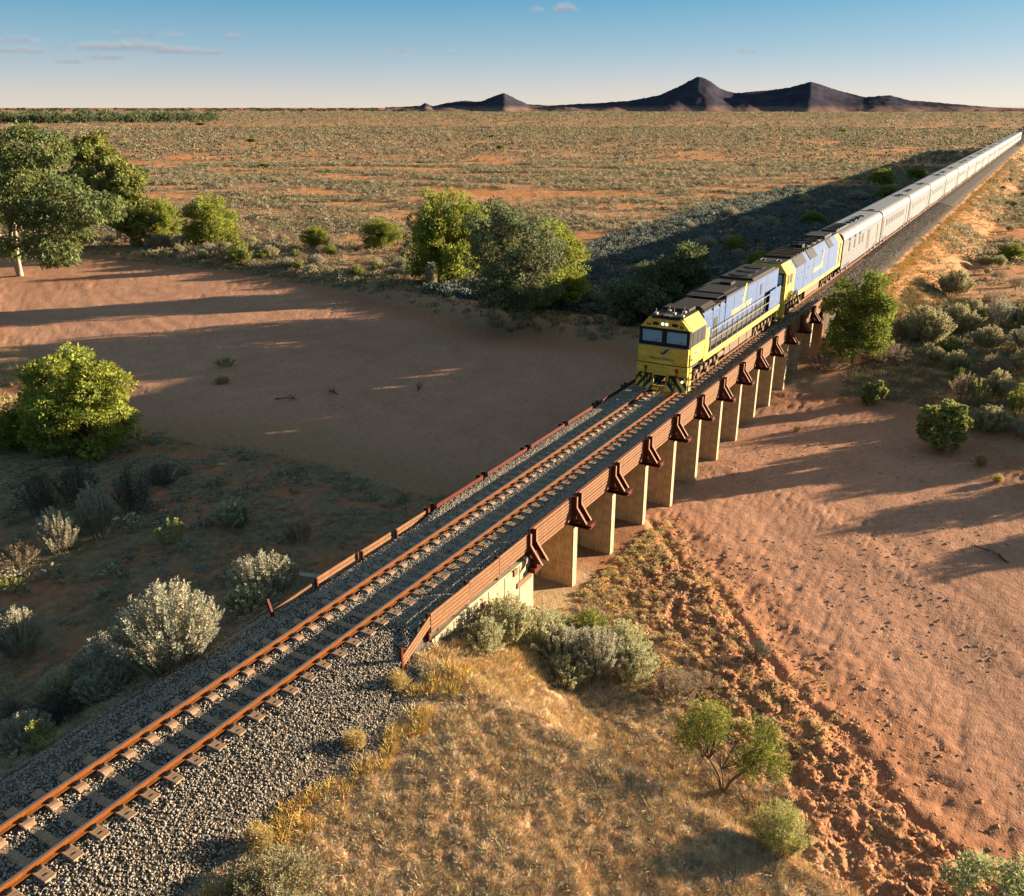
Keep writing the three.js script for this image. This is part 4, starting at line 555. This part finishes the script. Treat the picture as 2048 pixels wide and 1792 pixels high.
// saltbush by the near end of the bridge
const salt = makeShrub('saltbush', 'large silver-white saltbush on the shaded embankment left of the track', 'shrub', on(-4.15, -13.9), { seed: 51, plumes: 150, h: 2.6, r: 1.75, fat: 0.115, leaves: 17000, leaf: [0.085, 0.028], col: C.silver, bare: 0.25 });
const salt2 = makeShrub('saltbush', 'tall grey-green saltbush, highest of the group beside the pale wing wall', 'shrub', on(3.1, -21.2), { seed: 52, plumes: 90, h: 1.7, r: 1.0, fat: 0.09, leaves: 9000, leaf: [0.075, 0.022], col: [0.4, 0.37, 0.2], bare: 0.25 });
const put = (o, name, label, x, z, turn, s, group) => copyOf(o, name, label, on(x, z, -0.05), turn, s, group);
put(salt2, 'saltbush', 'grey-green saltbush second from the wall in the group below the abutment', 3.7, -22.2, 1.2, 1.0); put(salt, 'saltbush', 'silvery saltbush in the middle of the group below the abutment', 4.6, -22.4, 2.0, [0.6, 0.66, 0.6]); put(salt, 'saltbush', 'silvery saltbush lowest on the slope of the group below the abutment', 5.7, -22.8, 3.3, [0.6, 0.7, 0.6]); put(salt2, 'saltbush', 'pale saltbush at the foot of the wing wall, nearest the rusty fence end', 3.2, -19.8, 2.2, [0.8, 0.65, 0.8]); put(salt2, 'saltbush', 'low pale saltbush at the front edge of the group below the abutment', 5.1, -21.6, 5.2, [0.9, 0.7, 0.9]); put(salt, 'saltbush', 'low pale saltbush filling the middle front of the group below the abutment', 5.0, -23.4, 0.4, [0.55, 0.45, 0.55]); put(salt2, 'saltbush', 'pale saltbush against the corner of the pale wing wall', 3.5, -23.6, 0.9, [0.9, 0.75, 0.9]); put(salt2, 'saltbush', 'pale saltbush farthest right and lowest below the abutment', 6.9, -23.3, 1.9, [0.9, 0.75, 0.9]); put(salt2, 'saltbush', 'pale saltbush at the right end of the group below the abutment', 6.1, -24.2, 4.1, [1.0, 0.95, 1.0]);
const greenSalt = makeShrub('green_shrub', 'fresh green shrub behind the silvery saltbushes below the abutment', 'shrub', on(4.6, -24.6), { seed: 53, plumes: 60, h: 1.25, r: 0.75, fat: 0.08, leaves: 5200, leaf: [0.075, 0.02], col: [0.24, 0.25, 0.06], bare: 0.2 });
put(salt, 'saltbush', 'tall sunlit pale green saltbush on the left flat, tip highest of its row', -18.1, -20.9, 1.0, [0.5, 1.02, 0.5]); put(salt, 'saltbush', 'half-shaded silver saltbush left beside the tall sunlit one on the left flat', -18.3, -19.2, 2.2, [0.55, 0.8, 0.55]);
const twiggy = makeShrub('dry_shrub', 'low pinkish twiggy shrub at the lower end of the sunlit row on the left flat', 'shrub', on(-18.7, -17.6), { seed: 54, plumes: 90, h: 1.15, r: 0.9, fat: 0.05, leaves: 3600, leaf: [0.06, 0.014], col: C.dry, bare: 0.35, stem: 0.009 });
const sprig = makeShrub('sprig_plant', 'sprawling yellow-green sprig with one upright shoot on the dark left flat', 'plant', on(-14.7, -22.2), { seed: 55, plumes: 16, h: 1.15, r: 0.85, fat: 0.06, leaves: 1300, leaf: [0.07, 0.03], col: [0.3, 0.29, 0.08], bare: 0.1 });
put(salt2, 'grey_shrub', 'grey shrub with orange-lit top right of the sprig on the dark left flat', -13.8, -24.9, 0.5, [1.05, 0.8, 1.05]); put(twiggy, 'dry_shrub', 'small dark twiggy shrub on the flat near the left fence of the bridge', -10.1, -25.3, 0.9, 0.85);
put(salt, 'grey_shrub', 'wide dark grey shrub in shade left of the near bridge end fence', -5.2, -18.6, 2.9, [0.8, 0.74, 0.8]); put(salt2, 'grey_shrub', 'grey-green shrub just behind the leaning end post of the left fence', -4.5, -17.3, 3.9, [1.0, 0.62, 1.0]);
put(twiggy, 'dry_shrub', 'pale dry bush by the ballast edge at the lower left', -6.9, -11.5, 2.1, [1.0, 0.95, 1.0]); put(twiggy, 'dry_shrub', 'pale dry bush cut by the left edge, beside the ballast', -8.9, -11.2, 3.2, [0.85, 0.9, 0.85]); put(sprig, 'sprig_plant', 'yellow-green sprig at the ballast edge, lower left', -4.2, -9.7, 1.7, 0.7);
put(salt, 'grey_shrub', 'dark shrub with sunlit tips at the left edge, in the lower left shade', -12.4, -13.8, 4.6, [0.55, 0.72, 0.55]); put(sprig, 'sprig_plant', 'little yellow tuft at the left edge below the sunlit shrub row', -17, -16.1, 3, 0.7);
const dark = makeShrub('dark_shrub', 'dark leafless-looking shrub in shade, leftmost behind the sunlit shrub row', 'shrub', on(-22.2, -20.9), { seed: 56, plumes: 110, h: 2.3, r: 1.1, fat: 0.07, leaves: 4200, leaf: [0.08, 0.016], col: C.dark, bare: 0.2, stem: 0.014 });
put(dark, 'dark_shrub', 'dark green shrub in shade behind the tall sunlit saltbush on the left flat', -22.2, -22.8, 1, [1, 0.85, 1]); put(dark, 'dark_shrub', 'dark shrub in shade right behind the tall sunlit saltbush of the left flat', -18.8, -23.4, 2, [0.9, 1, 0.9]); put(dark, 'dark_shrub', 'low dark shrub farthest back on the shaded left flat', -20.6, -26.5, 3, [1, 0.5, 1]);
put(salt, 'grey_shrub', 'large bluish shrub in shade on the embankment foot, below the silver-white saltbush', -6.3, -13.4, 5, [0.75, 0.7, 0.75]); put(salt2, 'grey_shrub', 'bluish shrub in shade at the embankment foot, nearest the pale dry bushes', -7.4, -12.4, 5.6, [1.1, 0.85, 1.1]);
put(acacia, 'grey_shrub', 'grey-green bush cut by the left edge beside the big bright green bush', -32.7, -25.8, 2, [0.42, 0.42, 0.42]);
const pale = makeShrub('pale_shrub', 'pale dry grey-green bush at the bottom edge beside the ballast', 'bush', on(5.0, -8.9), { seed: 57, plumes: 220, h: 1.05, r: 1.25, fat: 0.09, leaves: 14000, leaf: [0.06, 0.015], col: [0.27, 0.23, 0.12], bare: 0.1, stem: 0.006 });
put(twiggy, 'dry_shrub', 'straw-coloured bush on the bank between the saltbush group and the wispy tree', 8.3, -23.1, 0.7, [1.05, 0.9, 1.05]); put(twiggy, 'dry_shrub', 'straw-coloured bush just above another on the bank slope, nearer the piers', 8.9, -24.3, 1.9, [0.8, 0.7, 0.8]); put(dark, 'dark_shrub', 'small dark shrub alone on the red toe of the bank', 9.9, -27.2, 4, [0.5, 0.4, 0.5]);
const grassTuft = makeShrub('grass_tuft', 'golden grass tuft at the edge of the ballast near the bottom', 'grass', on(3.75, -9.75), { seed: 58, plumes: 90, h: 0.6, r: 0.34, fat: 0.03, leaves: 1400, leaf: [0.14, 0.007], col: C.straw, bare: 0.05, stem: 0.004 });
put(grassTuft, 'grass_tuft', 'golden grass tuft right against the ballast, halfway to the fence post', 3.5, -13.2, 1, [0.9, 0.9, 0.9]); put(grassTuft, 'grass_tuft', 'tall golden tuft just below the end post of the right fence', 3.0, -15.6, 2, 1.0);
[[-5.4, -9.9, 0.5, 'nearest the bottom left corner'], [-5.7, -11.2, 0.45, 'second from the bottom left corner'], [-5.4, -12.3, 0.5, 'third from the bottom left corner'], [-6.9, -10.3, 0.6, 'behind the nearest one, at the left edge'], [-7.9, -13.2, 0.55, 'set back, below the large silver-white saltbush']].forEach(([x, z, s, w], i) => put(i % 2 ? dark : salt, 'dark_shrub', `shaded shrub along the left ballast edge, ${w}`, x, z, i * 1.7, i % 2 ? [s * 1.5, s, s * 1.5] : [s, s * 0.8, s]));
// the wooded right bank beyond the bridge
const olive = makeShrub('grey_bush', 'grey-olive bush left of the crowd on the right bank, below the sunlit slope', 'bush', on(11.4, -82.5), { seed: 60, plumes: 120, h: 2.5, r: 1.7, fat: 0.16, leaves: 12000, leaf: [0.12, 0.04], col: [0.36, 0.31, 0.165], bare: 0.2, stem: 0.012 }), Rr = 'grey-green bushes on the right bank';
put(olive, 'grey_bush', 'wide grey-olive bush right of the round tree at the bridge end', 9.3, -77.6, 1, [1.35, 1.2, 1.35]); put(olive, 'grey_bush', 'grey-green bush high on the sunlit slope right of the carriages', 9.6, -99, 2, [1.1, 1.1, 1.1]); put(twiggy, 'dry_shrub', 'straw-coloured low bush at the foot of the round tree', 7.6, -70, 1, [2.4, 1.4, 2.2]); put(twiggy, 'dry_shrub', 'dry brown grass clump left below the round tree, beside the last piers', 4.2, -65.6, 2, [2.0, 1.2, 1.8]);
const crowd = [[12.2, -87, 0.8, 0.9], [14.4, -86.2, 0.85, 1.0], [16.4, -86, 0.8, 1.05], [13.5, -62.6, 0.62, 0.85], [15.4, -64, 0.62, 0.8], [16.9, -61.2, 0.6, 0.85], [15.4, -58.2, 0.8, 0.65], [17.3, -57.4, 0.5, 0.5], [12.4, -70, 0.6, 0.6], [14.8, -69.5, 0.75, 0.75], [16.9, -71, 0.75, 0.85], [11.6, -75, 0.6, 0.55], [14, -77.5, 0.8, 0.75], [17, -78, 0.9, 0.9], [18.5, -66, 0.8, 0.85], [13.4, -93, 0.85, 0.85], [17.5, -94, 0.9, 0.9], [12.9, -66.2, 0.5, 0.5], [10.9, -71.6, 0.45, 0.45]].map(([x, z, w, h], i) => { const k = [olive, salt, olive, twiggy, olive, greenSalt][i % 6], f = k === twiggy || k === greenSalt ? 2 : 1; return copyOf(k, 'bank_bush', 'bush', on(x, z), i * 1.3, [w * f, h * f, w * f], Rr); });
put(sprig, 'sprig_plant', 'yellow-green sprig standing up from the bushes above the leafy bush on the right', 14.4, -62, 2, [0.9, 1.8, 0.9]); put(acacia, 'green_bush', 'low bright green bush on the sunlit slope at the right edge', 13.2, -128.5, 1, [0.5, 0.36, 0.5]); put(acacia, 'green_bush', 'green bush between grey ones near the right edge of the right bank', 17.3, -75, 2, [0.36, 0.4, 0.36]);
[[20.5, -58.5, 0.36, 'nearest the round leafy bush'], [23, -55.5, 0.4, 'second from the round leafy bush'], [21.5, -63, 0.5, 'farthest back'], [27.5, -54, 0.42, 'third from the round leafy bush'], [33, -47.5, 0.4, 'farthest right']].forEach(([x, z, s, w], i) => copyOf(acacia, 'green_bush', `green bush past the right edge, ${w}`, on(x, z), i * 2.1, s, 'green bushes past the right edge'));
// far bank of the bed, row of mixed shrubs
{
  const bankRow = [], shadowRow = [], greens = [], slope = [], plainRow = [];
  const r = rng(77), kinds = [salt, salt2, twiggy, dark, greenSalt, salt, twiggy];
  for (let i = 0; i < 74; i++) { const x = -96 + 84 * r(), z = -77 - 13 * r() - (x < -60 ? 1 : 0) + 0.06 * (x + 40) * 0, k = kinds[Math.floor(r() * kinds.length)], s = (k === salt || k === dark ? 0.45 : 0.8) * (0.7 + 0.8 * r()); if (bedDistance(x, z) < 0.6) continue; bankRow.push(copyOf(k, 'bank_shrub', 'shrub', on(x, z), r() * 6, [s * 1.3, s, s * 1.3], 'shrubs along the far bank')); }
  for (let i = 0; i < 46; i++) { const z = -78 - 130 * r() ** 1.3, x = -6.5 - 26 * r(), s = 0.45 + 0.5 * r(); shadowRow.push(copyOf(i % 4 ? salt : dark, 'shadow_shrub', 'shrub', on(x, z), r() * 6, [s * 1.2, s * 0.85, s * 1.2], 'shrubs in the shadow left of the train')); }
  put(makeShrub('pale_sapling', 'pale silvery sapling on the far bank just left of the blue-green tree', 'plant', on(-38.6, -75.6), { seed: 59, plumes: 26, h: 3.0, r: 0.8, fat: 0.16, leaves: 2600, leaf: [0.16, 0.05], col: C.silver, bare: 0.2, stem: 0.02 }), 'pale_sapling', 'grey sapling low beside the right yellow-green tree of the far bank', -21.6, -79.5, 1, [1.6, 0.55, 1.6]);
  put(greenSalt, 'green_shrub', 'green feathery shrub at the bend of the bed, below the larger acacia', -69.3, -77.8, 1, [2.5, 2.5, 2.5]);
  for (const [x, z, s] of [[-12, -104, 0.5], [-19, -118, 0.45], [-8, -128, 0.42], [-16, -150, 0.5], [-13, -205, 0.6], [-20, -240, 0.8], [-15, -262, 0.7]]) greens.push(copyOf(acacia, 'green_bush', 'bush', on(x, z), r() * 6, [s, s * 0.8, s], 'green bushes in the train shadow'));
  for (let i = 0; i < 44; i++) { const z = -84 - 190 * r() ** 1.4, x = 4.8 + 19 * r(), s = 0.28 + 0.4 * r(); slope.push(copyOf([olive, salt2, olive, twiggy][i % 4], 'slope_shrub', 'shrub', on(x, z), r() * 6, i % 4 % 2 ? [s * 1.8, s * 1.5, s * 1.8] : [s, s * 0.8, s], 'shrubs on the sunlit slope')); }
  for (let i = 0; i < 30; i++) { const a = 0.532585 + 0.6 * (r() * 2 - 1), d = 200 + 850 * r() ** 1.2, x = camera.position.x - Math.sin(a) * d, z = -Math.cos(a) * d, s = 0.22 + 0.25 * r() + d / 2600; if (x > -45) continue; plainRow.push(copyOf(acacia, 'plain_bush', 'bush', on(x, z), r() * 6, [s * (1.1 + r()), s * 0.6, s], 'bushes scattered on the plain')); }
  // each gets a label that says which one it is: where it stands, then its place in the row there
  const ORD = ['first', 'second', 'third', 'fourth', 'fifth', 'sixth', 'seventh', 'eighth', 'ninth', 'tenth', 'eleventh', 'twelfth', 'thirteenth', 'fourteenth', 'fifteenth', 'sixteenth', 'seventeenth', 'eighteenth', 'nineteenth', 'twentieth'];
  const side = (o) => Math.atan2(o.position.x - camera.position.x, -o.position.z), far0 = (o) => Math.hypot(o.position.x - camera.position.x, o.position.z);
  function tellApart(list, what, where) { const by = new Map(); for (const o of list) { const k = where(o); by.set(k, [...(by.get(k) || []), o]); } for (const [k, l] of by) { l.sort((a, b) => side(a) - side(b)); l.forEach((o, i) => { o.userData.label = l.length === 1 ? `${what} ${k}` : `${what} ${k}, ${i === l.length - 1 ? 'rightmost there' : i ? ORD[i] + ' from left' : 'leftmost there'}`; }); } }
  tellApart(bankRow, 'low shrub', (o) => (o.position.z > -81 - (o.position.x < -60 ? 1.5 : 0) ? 'at the bed edge ' : 'farther back ') + (o.position.x < -75 ? 'below the acacia pair' : o.position.x < -58 ? 'between acacia pair and middle trees' : o.position.x < -40 ? 'left of the middle trees' : 'by the middle trees'));
  tellApart(shadowRow, 'blue-grey shaded shrub', (o) => (o.position.z > -95 ? 'beside the lead locomotive' : o.position.z > -125 ? 'beside the second locomotive' : 'left of the carriages') + (o.position.x < -18 ? ', near the shadow edge' : ', close to the train'));
  tellApart(greens, 'dark green bush', (o) => (o.position.z > -160 ? 'in the train shadow, nearer half' : 'in the train shadow, farther half'));
  tellApart(slope, 'small shrub', (o) => 'on the sunlit slope, ' + (o.position.z > -112 ? 'nearest part' : o.position.z > -160 ? 'middle part' : 'farthest part') + (o.position.x < 11 ? ' by the track' : ' away from track'));
  tellApart(plainRow, 'dark green bush', (o) => (far0(o) < 420 ? 'on the nearer plain' : far0(o) < 750 ? 'on the middle plain' : 'on the far plain') + (side(o) < -0.75 ? ' above the gums' : side(o) < -0.45 ? ' at centre' : ' below the hills'));
  tellApart(crowd, 'grey-olive bush', (o) => 'on the right bank, ' + (o.position.z > -60 ? 'nearest the bed' : o.position.z > -68 ? 'second row from the bed' : o.position.z > -80 ? 'middle of the crowd' : 'back of the crowd'));
}

// dead branches and stray tufts on the sand
{
  const r = rng(123);
  for (const [label, x, z, l, turn] of [['dead forked branch lying on the shaded sand in the middle of the bed', -27.1, -41.9, 1.5, 0.4], ['thin dead stick on the shaded sand, nearer the train', -20.6, -48.6, 1.1, 2.0], ['short dead stick on the shaded sand between the other two', -25.2, -44.6, 0.8, 3.1], ['dead branch on the sunlit sand at the right edge of the bed', 16.6, -41.4, 1.8, 2.6]]) {
    const t = thing('dead_branch', label, 'branch', on(x, z, 0.03), turn), gs = [limb([[-l / 2, 0, 0], [0, 0.12, 0.1], [l / 2, 0.05, -0.05]], [0.05, 0.02], 5)];
    for (let i = 0; i < 7; i++) { const a = (r() - 0.5) * l * 0.8; gs.push(limb([[a, 0.08, 0], [a + 0.2, 0.1 + 0.25 * r(), (r() - 0.5) * 0.5], [a + 0.35, 0.05 + 0.4 * r(), (r() - 0.5) * 0.9]], [0.022, 0.008], 4)); }
    part('branch', mergeGeometries(gs), M.darkBark, t);
  }
  put(grassTuft, 'grass_tuft', 'upper yellow tuft on the sunlit sand at the right edge of the bed', 15.4, -52.6, 1, [1.1, 1.3, 1.1]); put(grassTuft, 'grass_tuft', 'lower yellow tuft on the sunlit sand at the right edge of the bed', 16.4, -50.6, 2, [1, 0.9, 1]);
  put(grassTuft, 'grass_tuft', 'small yellow tuft on the sand just right of the piers', 5.1, -53.4, 3, [0.7, 0.8, 0.7]); put(grassTuft, 'grass_tuft', 'golden tuft on the sunlit sand right of the big bright green bush', -33.9, -42.4, 4, [1.8, 1.0, 1.4]); put(sprig, 'sprig_plant', 'low green sprig on the sand behind the big bright green bush', -37.2, -45.6, 4, [1.2, 0.7, 0.9]);
}

// ---- what nobody could count: scrub on the plain, dry grass, clods, the far wood ---------------------------
function scatter(name, label, category, geos, mat, list) { // list of [x, y, z, sx, sy, colour]
  const m = new THREE.Matrix4(), q = new THREE.Quaternion(), up = new THREE.Vector3(0, 1, 0), r = rng(5);
  geos.forEach((g, k) => { const l = list.filter((_, i) => i % geos.length === k), im = shade(new THREE.InstancedMesh(g, mat, l.length)); im.name = numbered(name); im.userData = { kind: 'stuff', label, category }; l.forEach(([x, y, z, sx, sy, c], i) => { im.setMatrixAt(i, m.compose(new THREE.Vector3(x, y, z), q.setFromAxisAngle(up, r() * 6.2832), new THREE.Vector3(sx, sy, sx))); im.setColorAt(i, rgb(...c)); }); scene.add(im); });
}
{
  const r = rng(91), tuft = (seed, n, len, wid) => { const q = rng(seed), b = new Leaves(); clump(b, q, [0, 0.35, 0, 0.42, 0.36, 0.42], n, len, wid, [1, 1, 1]); return b.build(); };
  const bushes = [tuft(1, 46, 0.3, 0.09), tuft(2, 46, 0.28, 0.1), tuft(3, 40, 0.34, 0.08)], far = [tuft(4, 16, 0.5, 0.2), tuft(5, 16, 0.5, 0.22)];
  const grass = [6, 7, 8].map((s) => { const q = rng(s), b = new Leaves(); for (let i = 0; i < 38; i++) { const a = q() * 6.28, w = 0.4 * q(), l = 0.5 + 0.6 * q(), lean = 0.15 + 0.75 * q(); b.leaf(Math.cos(a) * w, -0.05, Math.sin(a) * w, Math.cos(a) * lean, 1 - 0.5 * lean, Math.sin(a) * lean, l, 0.019, [1, 1, 1].map((v) => v * (0.7 + 0.6 * q())), q); } return b.build(); });
  const fan = (n, d0, d1, pow, keep, size, cols) => { const list = []; for (let i = 0; i < n; i++) { const a = 0.532585 + 0.665 * (r() * 2 - 1), d = Math.sqrt(mix(d0 * d0, d1 * d1, r() ** pow)), x = camera.position.x - Math.sin(a) * d, z = -Math.cos(a) * d; if (Math.abs(x) < 4.6) continue; const L = land(x, z); if (L.kind !== 2 || L.d < 0.8) continue; const pan = bare(x, z); if (r() < pan * 0.93 || r() > keep(x, z, d)) continue; const s = size(d) * (0.55 + 0.9 * r() * r()); list.push([x, L.y - 0.03 * s, z, s, s * (0.7 + 0.4 * r()), tint(cols[Math.floor(r() * cols.length)], r, 0.25, 0.1)]); } return list; };
  const khaki = [[0.29, 0.235, 0.14], [0.22, 0.2, 0.125], [0.34, 0.26, 0.15], [0.16, 0.155, 0.09]];
  const patch = (x, z) => clamp(0.66 + 1.4 * fbm(x * 0.03 + 2, z * 0.06, 3));
  scatter('scrub', 'low khaki scrub covering the open plain', 'scrub', bushes, LEAF, fan(95000, 74, 330, 1, patch, (d) => 0.7 + d / 900, khaki));
  scatter('scrub', 'low khaki scrub covering the far plain', 'scrub', far, LEAF, [...fan(70000, 330, 900, 1, patch, (d) => 1.0 + d / 900, khaki), ...fan(50000, 900, 3200, 1, patch, (d) => 1.6 + d / 1000, khaki)]);
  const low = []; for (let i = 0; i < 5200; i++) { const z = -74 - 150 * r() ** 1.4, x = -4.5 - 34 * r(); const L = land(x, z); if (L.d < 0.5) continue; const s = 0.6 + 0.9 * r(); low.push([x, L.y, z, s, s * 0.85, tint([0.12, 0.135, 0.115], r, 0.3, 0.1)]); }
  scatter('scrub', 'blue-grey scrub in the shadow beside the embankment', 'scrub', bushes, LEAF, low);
  // dry grass
  const dry = [], flat = [], herbs = [], straw = [[0.54, 0.4, 0.215], [0.47, 0.335, 0.18], [0.38, 0.285, 0.18], [0.6, 0.45, 0.25]];
  for (let i = 0; i < 130000; i++) { const x = 2.6 + 14.5 * r(), z = -4 - 33 * r(), L = land(x, z); if (L.kind !== 1 || x < 3.4 + 0.7 * noise(z, 3) + (z > -16 ? 0.5 : 0)) continue; const k = smooth(3.2, 6.2, L.d + 1.6 * fbm(x * 0.3, z * 0.3, 2)), w = 0.45 + 0.6 * noise(x * 0.7, z * 0.7 + 4) + 0.9 * noise(x * 1.9, z * 1.9); if (r() > k * (w + 0.15) + 0.03) continue; const s = 0.1 + 0.11 * r() * r() + (r() < 0.03 ? 0.12 : 0); dry.push([x, groundY(x, z), z, s * 1.2, s, tint(straw[Math.floor(r() * 4)], r, 0.25, 0.1)]); }
  for (let i = 0; i < 4600; i++) { const x = 2.7 + 10.5 * r() ** 1.4, z = -22 - 16 * r(), L = land(x, z); if (L.d < -1.4 || (L.d > 6 && r() < 0.6) || (z > -31 && L.d < 3 && r() < 0.55)) continue; if (noise(x * 0.7, z * 0.7) < -0.25 || r() < smooth(1, -1.5, L.d) * 0.8) continue; const s = 0.1 + 0.17 * r() * r(); herbs.push([x, groundY(x, z) - 0.02, z, s * 1.2, s, tint(r() < 0.6 ? [0.5, 0.36, 0.15] : [0.34, 0.27, 0.12], r, 0.35, 0.14)]); }
  for (let i = 0; i < 500; i++) { const z = -16.6 - 5 * r(), x = 2.5 + 2.4 * r(), s = 0.12 + 0.16 * r(); dry.push([x, groundY(x, z), z, s * 1.3, s, tint([0.52, 0.37, 0.17], r, 0.3, 0.12)]); }
  for (let i = 0; i < 420; i++) { const z = -6 - 12 * r(), x = 3.5 + 0.9 * r() + 0.5 * noise(z, 1), s = 0.14 + 0.22 * r(); if (noise(x, z * 0.8) < -0.05) continue; dry.push([x, groundY(x, z), z, s, s * 1.2, tint([0.5, 0.34, 0.1], r, 0.2, 0.1)]); }
  for (let i = 0; i < 3200; i++) { const z = -74 - 260 * r() ** 1.5, x = 3.9 + 0.7 * r() + 3.5 * r() ** 4, s = 0.22 + 0.3 * r(); dry.push([x, groundY(x, z), z, s * 1.3, s, tint([0.52, 0.36, 0.14], r, 0.25, 0.1)]); }
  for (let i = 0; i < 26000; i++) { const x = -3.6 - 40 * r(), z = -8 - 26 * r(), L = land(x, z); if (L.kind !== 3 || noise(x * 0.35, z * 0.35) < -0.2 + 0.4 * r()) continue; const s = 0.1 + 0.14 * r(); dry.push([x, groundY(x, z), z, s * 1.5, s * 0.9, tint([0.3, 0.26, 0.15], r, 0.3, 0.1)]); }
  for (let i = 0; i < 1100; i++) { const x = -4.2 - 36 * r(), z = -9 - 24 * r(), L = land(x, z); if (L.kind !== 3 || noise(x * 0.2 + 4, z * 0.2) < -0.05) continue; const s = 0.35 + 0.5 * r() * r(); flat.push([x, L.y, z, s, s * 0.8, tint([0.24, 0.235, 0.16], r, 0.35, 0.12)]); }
  for (let i = 0; i < 5000; i++) { const x = -98 + 90 * r(), z = -74 - 12 * r(), L = land(x, z); if (L.d < -0.3 || L.d > 7) continue; const s = 0.25 + 0.4 * r(); dry.push([x, groundY(x, z), z, s * 1.4, s * 0.8, tint([0.3, 0.23, 0.12], r, 0.3, 0.12)]); }
  for (let i = 0; i < 2600; i++) { const x = -62 + 34 * r(), z = -28 - 22 * r(), L = land(x, z); if (L.d < -1 || noise(x * 0.3, z * 0.3) < -0.1) continue; const s = 0.25 + 0.4 * r(); dry.push([x, groundY(x, z), z, s * 1.4, s, tint([0.42, 0.3, 0.12], r, 0.3, 0.12)]); }
  for (let i = 0; i < 5000; i++) { const x = 6 + 16 * r(), z = -58 - 40 * r(), L = land(x, z); if (L.d < 0) continue; const s = 0.2 + 0.4 * r(); dry.push([x, groundY(x, z), z, s * 1.4, s, tint([0.26, 0.21, 0.11], r, 0.35, 0.12)]); }
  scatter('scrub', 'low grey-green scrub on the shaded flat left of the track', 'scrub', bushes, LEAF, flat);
  scatter('low_herbs', 'yellow low herbs on the bank below the piers', 'ground cover', bushes, LEAF, herbs);
  scatter('dry_grass', 'dry straw-coloured grass and herbs on the banks', 'grass', grass, STRAW, dry);
  // clods of red earth on the toe of the bank and the trampled edge of the bed
  const clods = [1, 2].map((s) => { const g = new THREE.IcosahedronGeometry(1, 0), p = g.attributes.position, h = new Map(), q = rng(s + 60); for (let i = 0; i < p.count; i++) { const k = [p.getX(i), p.getY(i), p.getZ(i)].map((v) => v.toFixed(3)).join(); if (!h.has(k)) h.set(k, 0.6 + 0.7 * q()); const f = h.get(k); p.setXYZ(i, p.getX(i) * f, p.getY(i) * f * 0.6, p.getZ(i) * f); } g.computeVertexNormals(); return g; });
  const earth = []; for (let i = 0; i < 60000; i++) { const x = 3 + 18 * r(), z = -6 - 34 * r(), L = land(x, z); if (L.kind > 1 || L.d < -3 || L.d > 12) continue; const w = L.d < 0 ? 0.12 * smooth(-3, 0, L.d) : 1 - smooth(3, 6.5, L.d); if (r() > w + 0.04) continue; const s = 0.025 + 0.075 * r() ** 2.5; earth.push([x, groundY(x, z), z, s, s, tint([0.37, 0.175, 0.085], r, 0.3, 0.08)]); }
  for (let i = 0; i < 9000; i++) { const right = i % 3 > 0, x = right ? 3 + 22 * r() : -4 - 75 * r(), z = right ? -18 - 42 * r() : -34 - 36 * r(), L = land(x, z); if (L.d > -0.4 || noise(x * 0.13 + 3, z * 0.13) < -0.1 + 0.3 * r()) continue; const s = 0.018 + 0.055 * r() ** 3; earth.push([x, groundY(x, z), z, s * 1.4, s, tint([0.3, 0.16, 0.09], r, 0.4, 0.1)]); }
  scatter('earth_clods', 'clods of red earth on the foot of the near bank', 'soil', clods, std(1, 1, 1, 1), earth);
  const wood = [tuft(14, 150, 0.16, 0.06), tuft(15, 150, 0.16, 0.06)], list = []; for (let i = 0; i < 520; i++) { const a = 0.532585 + 0.3 + 0.36 * r(), edge = smooth(0.83, 0.87, a), d = 1230 + 420 * r(), s = (8.5 + 9 * r()) * (0.85 + 0.5 * noise(a * 60, 2)); if (r() > edge + 0.05 || noise(a * 45, d * 0.01) < -0.42) continue; const x = camera.position.x - Math.sin(a) * d, z = -Math.cos(a) * d; list.push([x, groundY(x, z), z, s, s * 1.15, tint([0.1, 0.115, 0.05], r, 0.3, 0.12)]); }
  scatter('distant_wood', 'line of gum trees far off at the left under the horizon', 'trees', wood, LEAF, list);
  const line = []; for (let i = 0; i < 900; i++) { const a = 0.532585 + 0.66 * (r() * 2 - 1), d = 3800 + 5000 * r(), s = 8 + 10 * r(); const x = camera.position.x - Math.sin(a) * d, z = -Math.cos(a) * d; if (a < 0.6 && r() < 0.7) continue; line.push([x, -9, z, s * 2.4, s, tint([0.07, 0.075, 0.05], r, 0.2, 0.1)]); }
  scatter('distant_wood', 'thin dark line of trees on the horizon', 'trees', far, LEAF, line);
  console.log('scrub etc', dry.length, earth.length, low.length);
}

renderer.render(scene, camera);
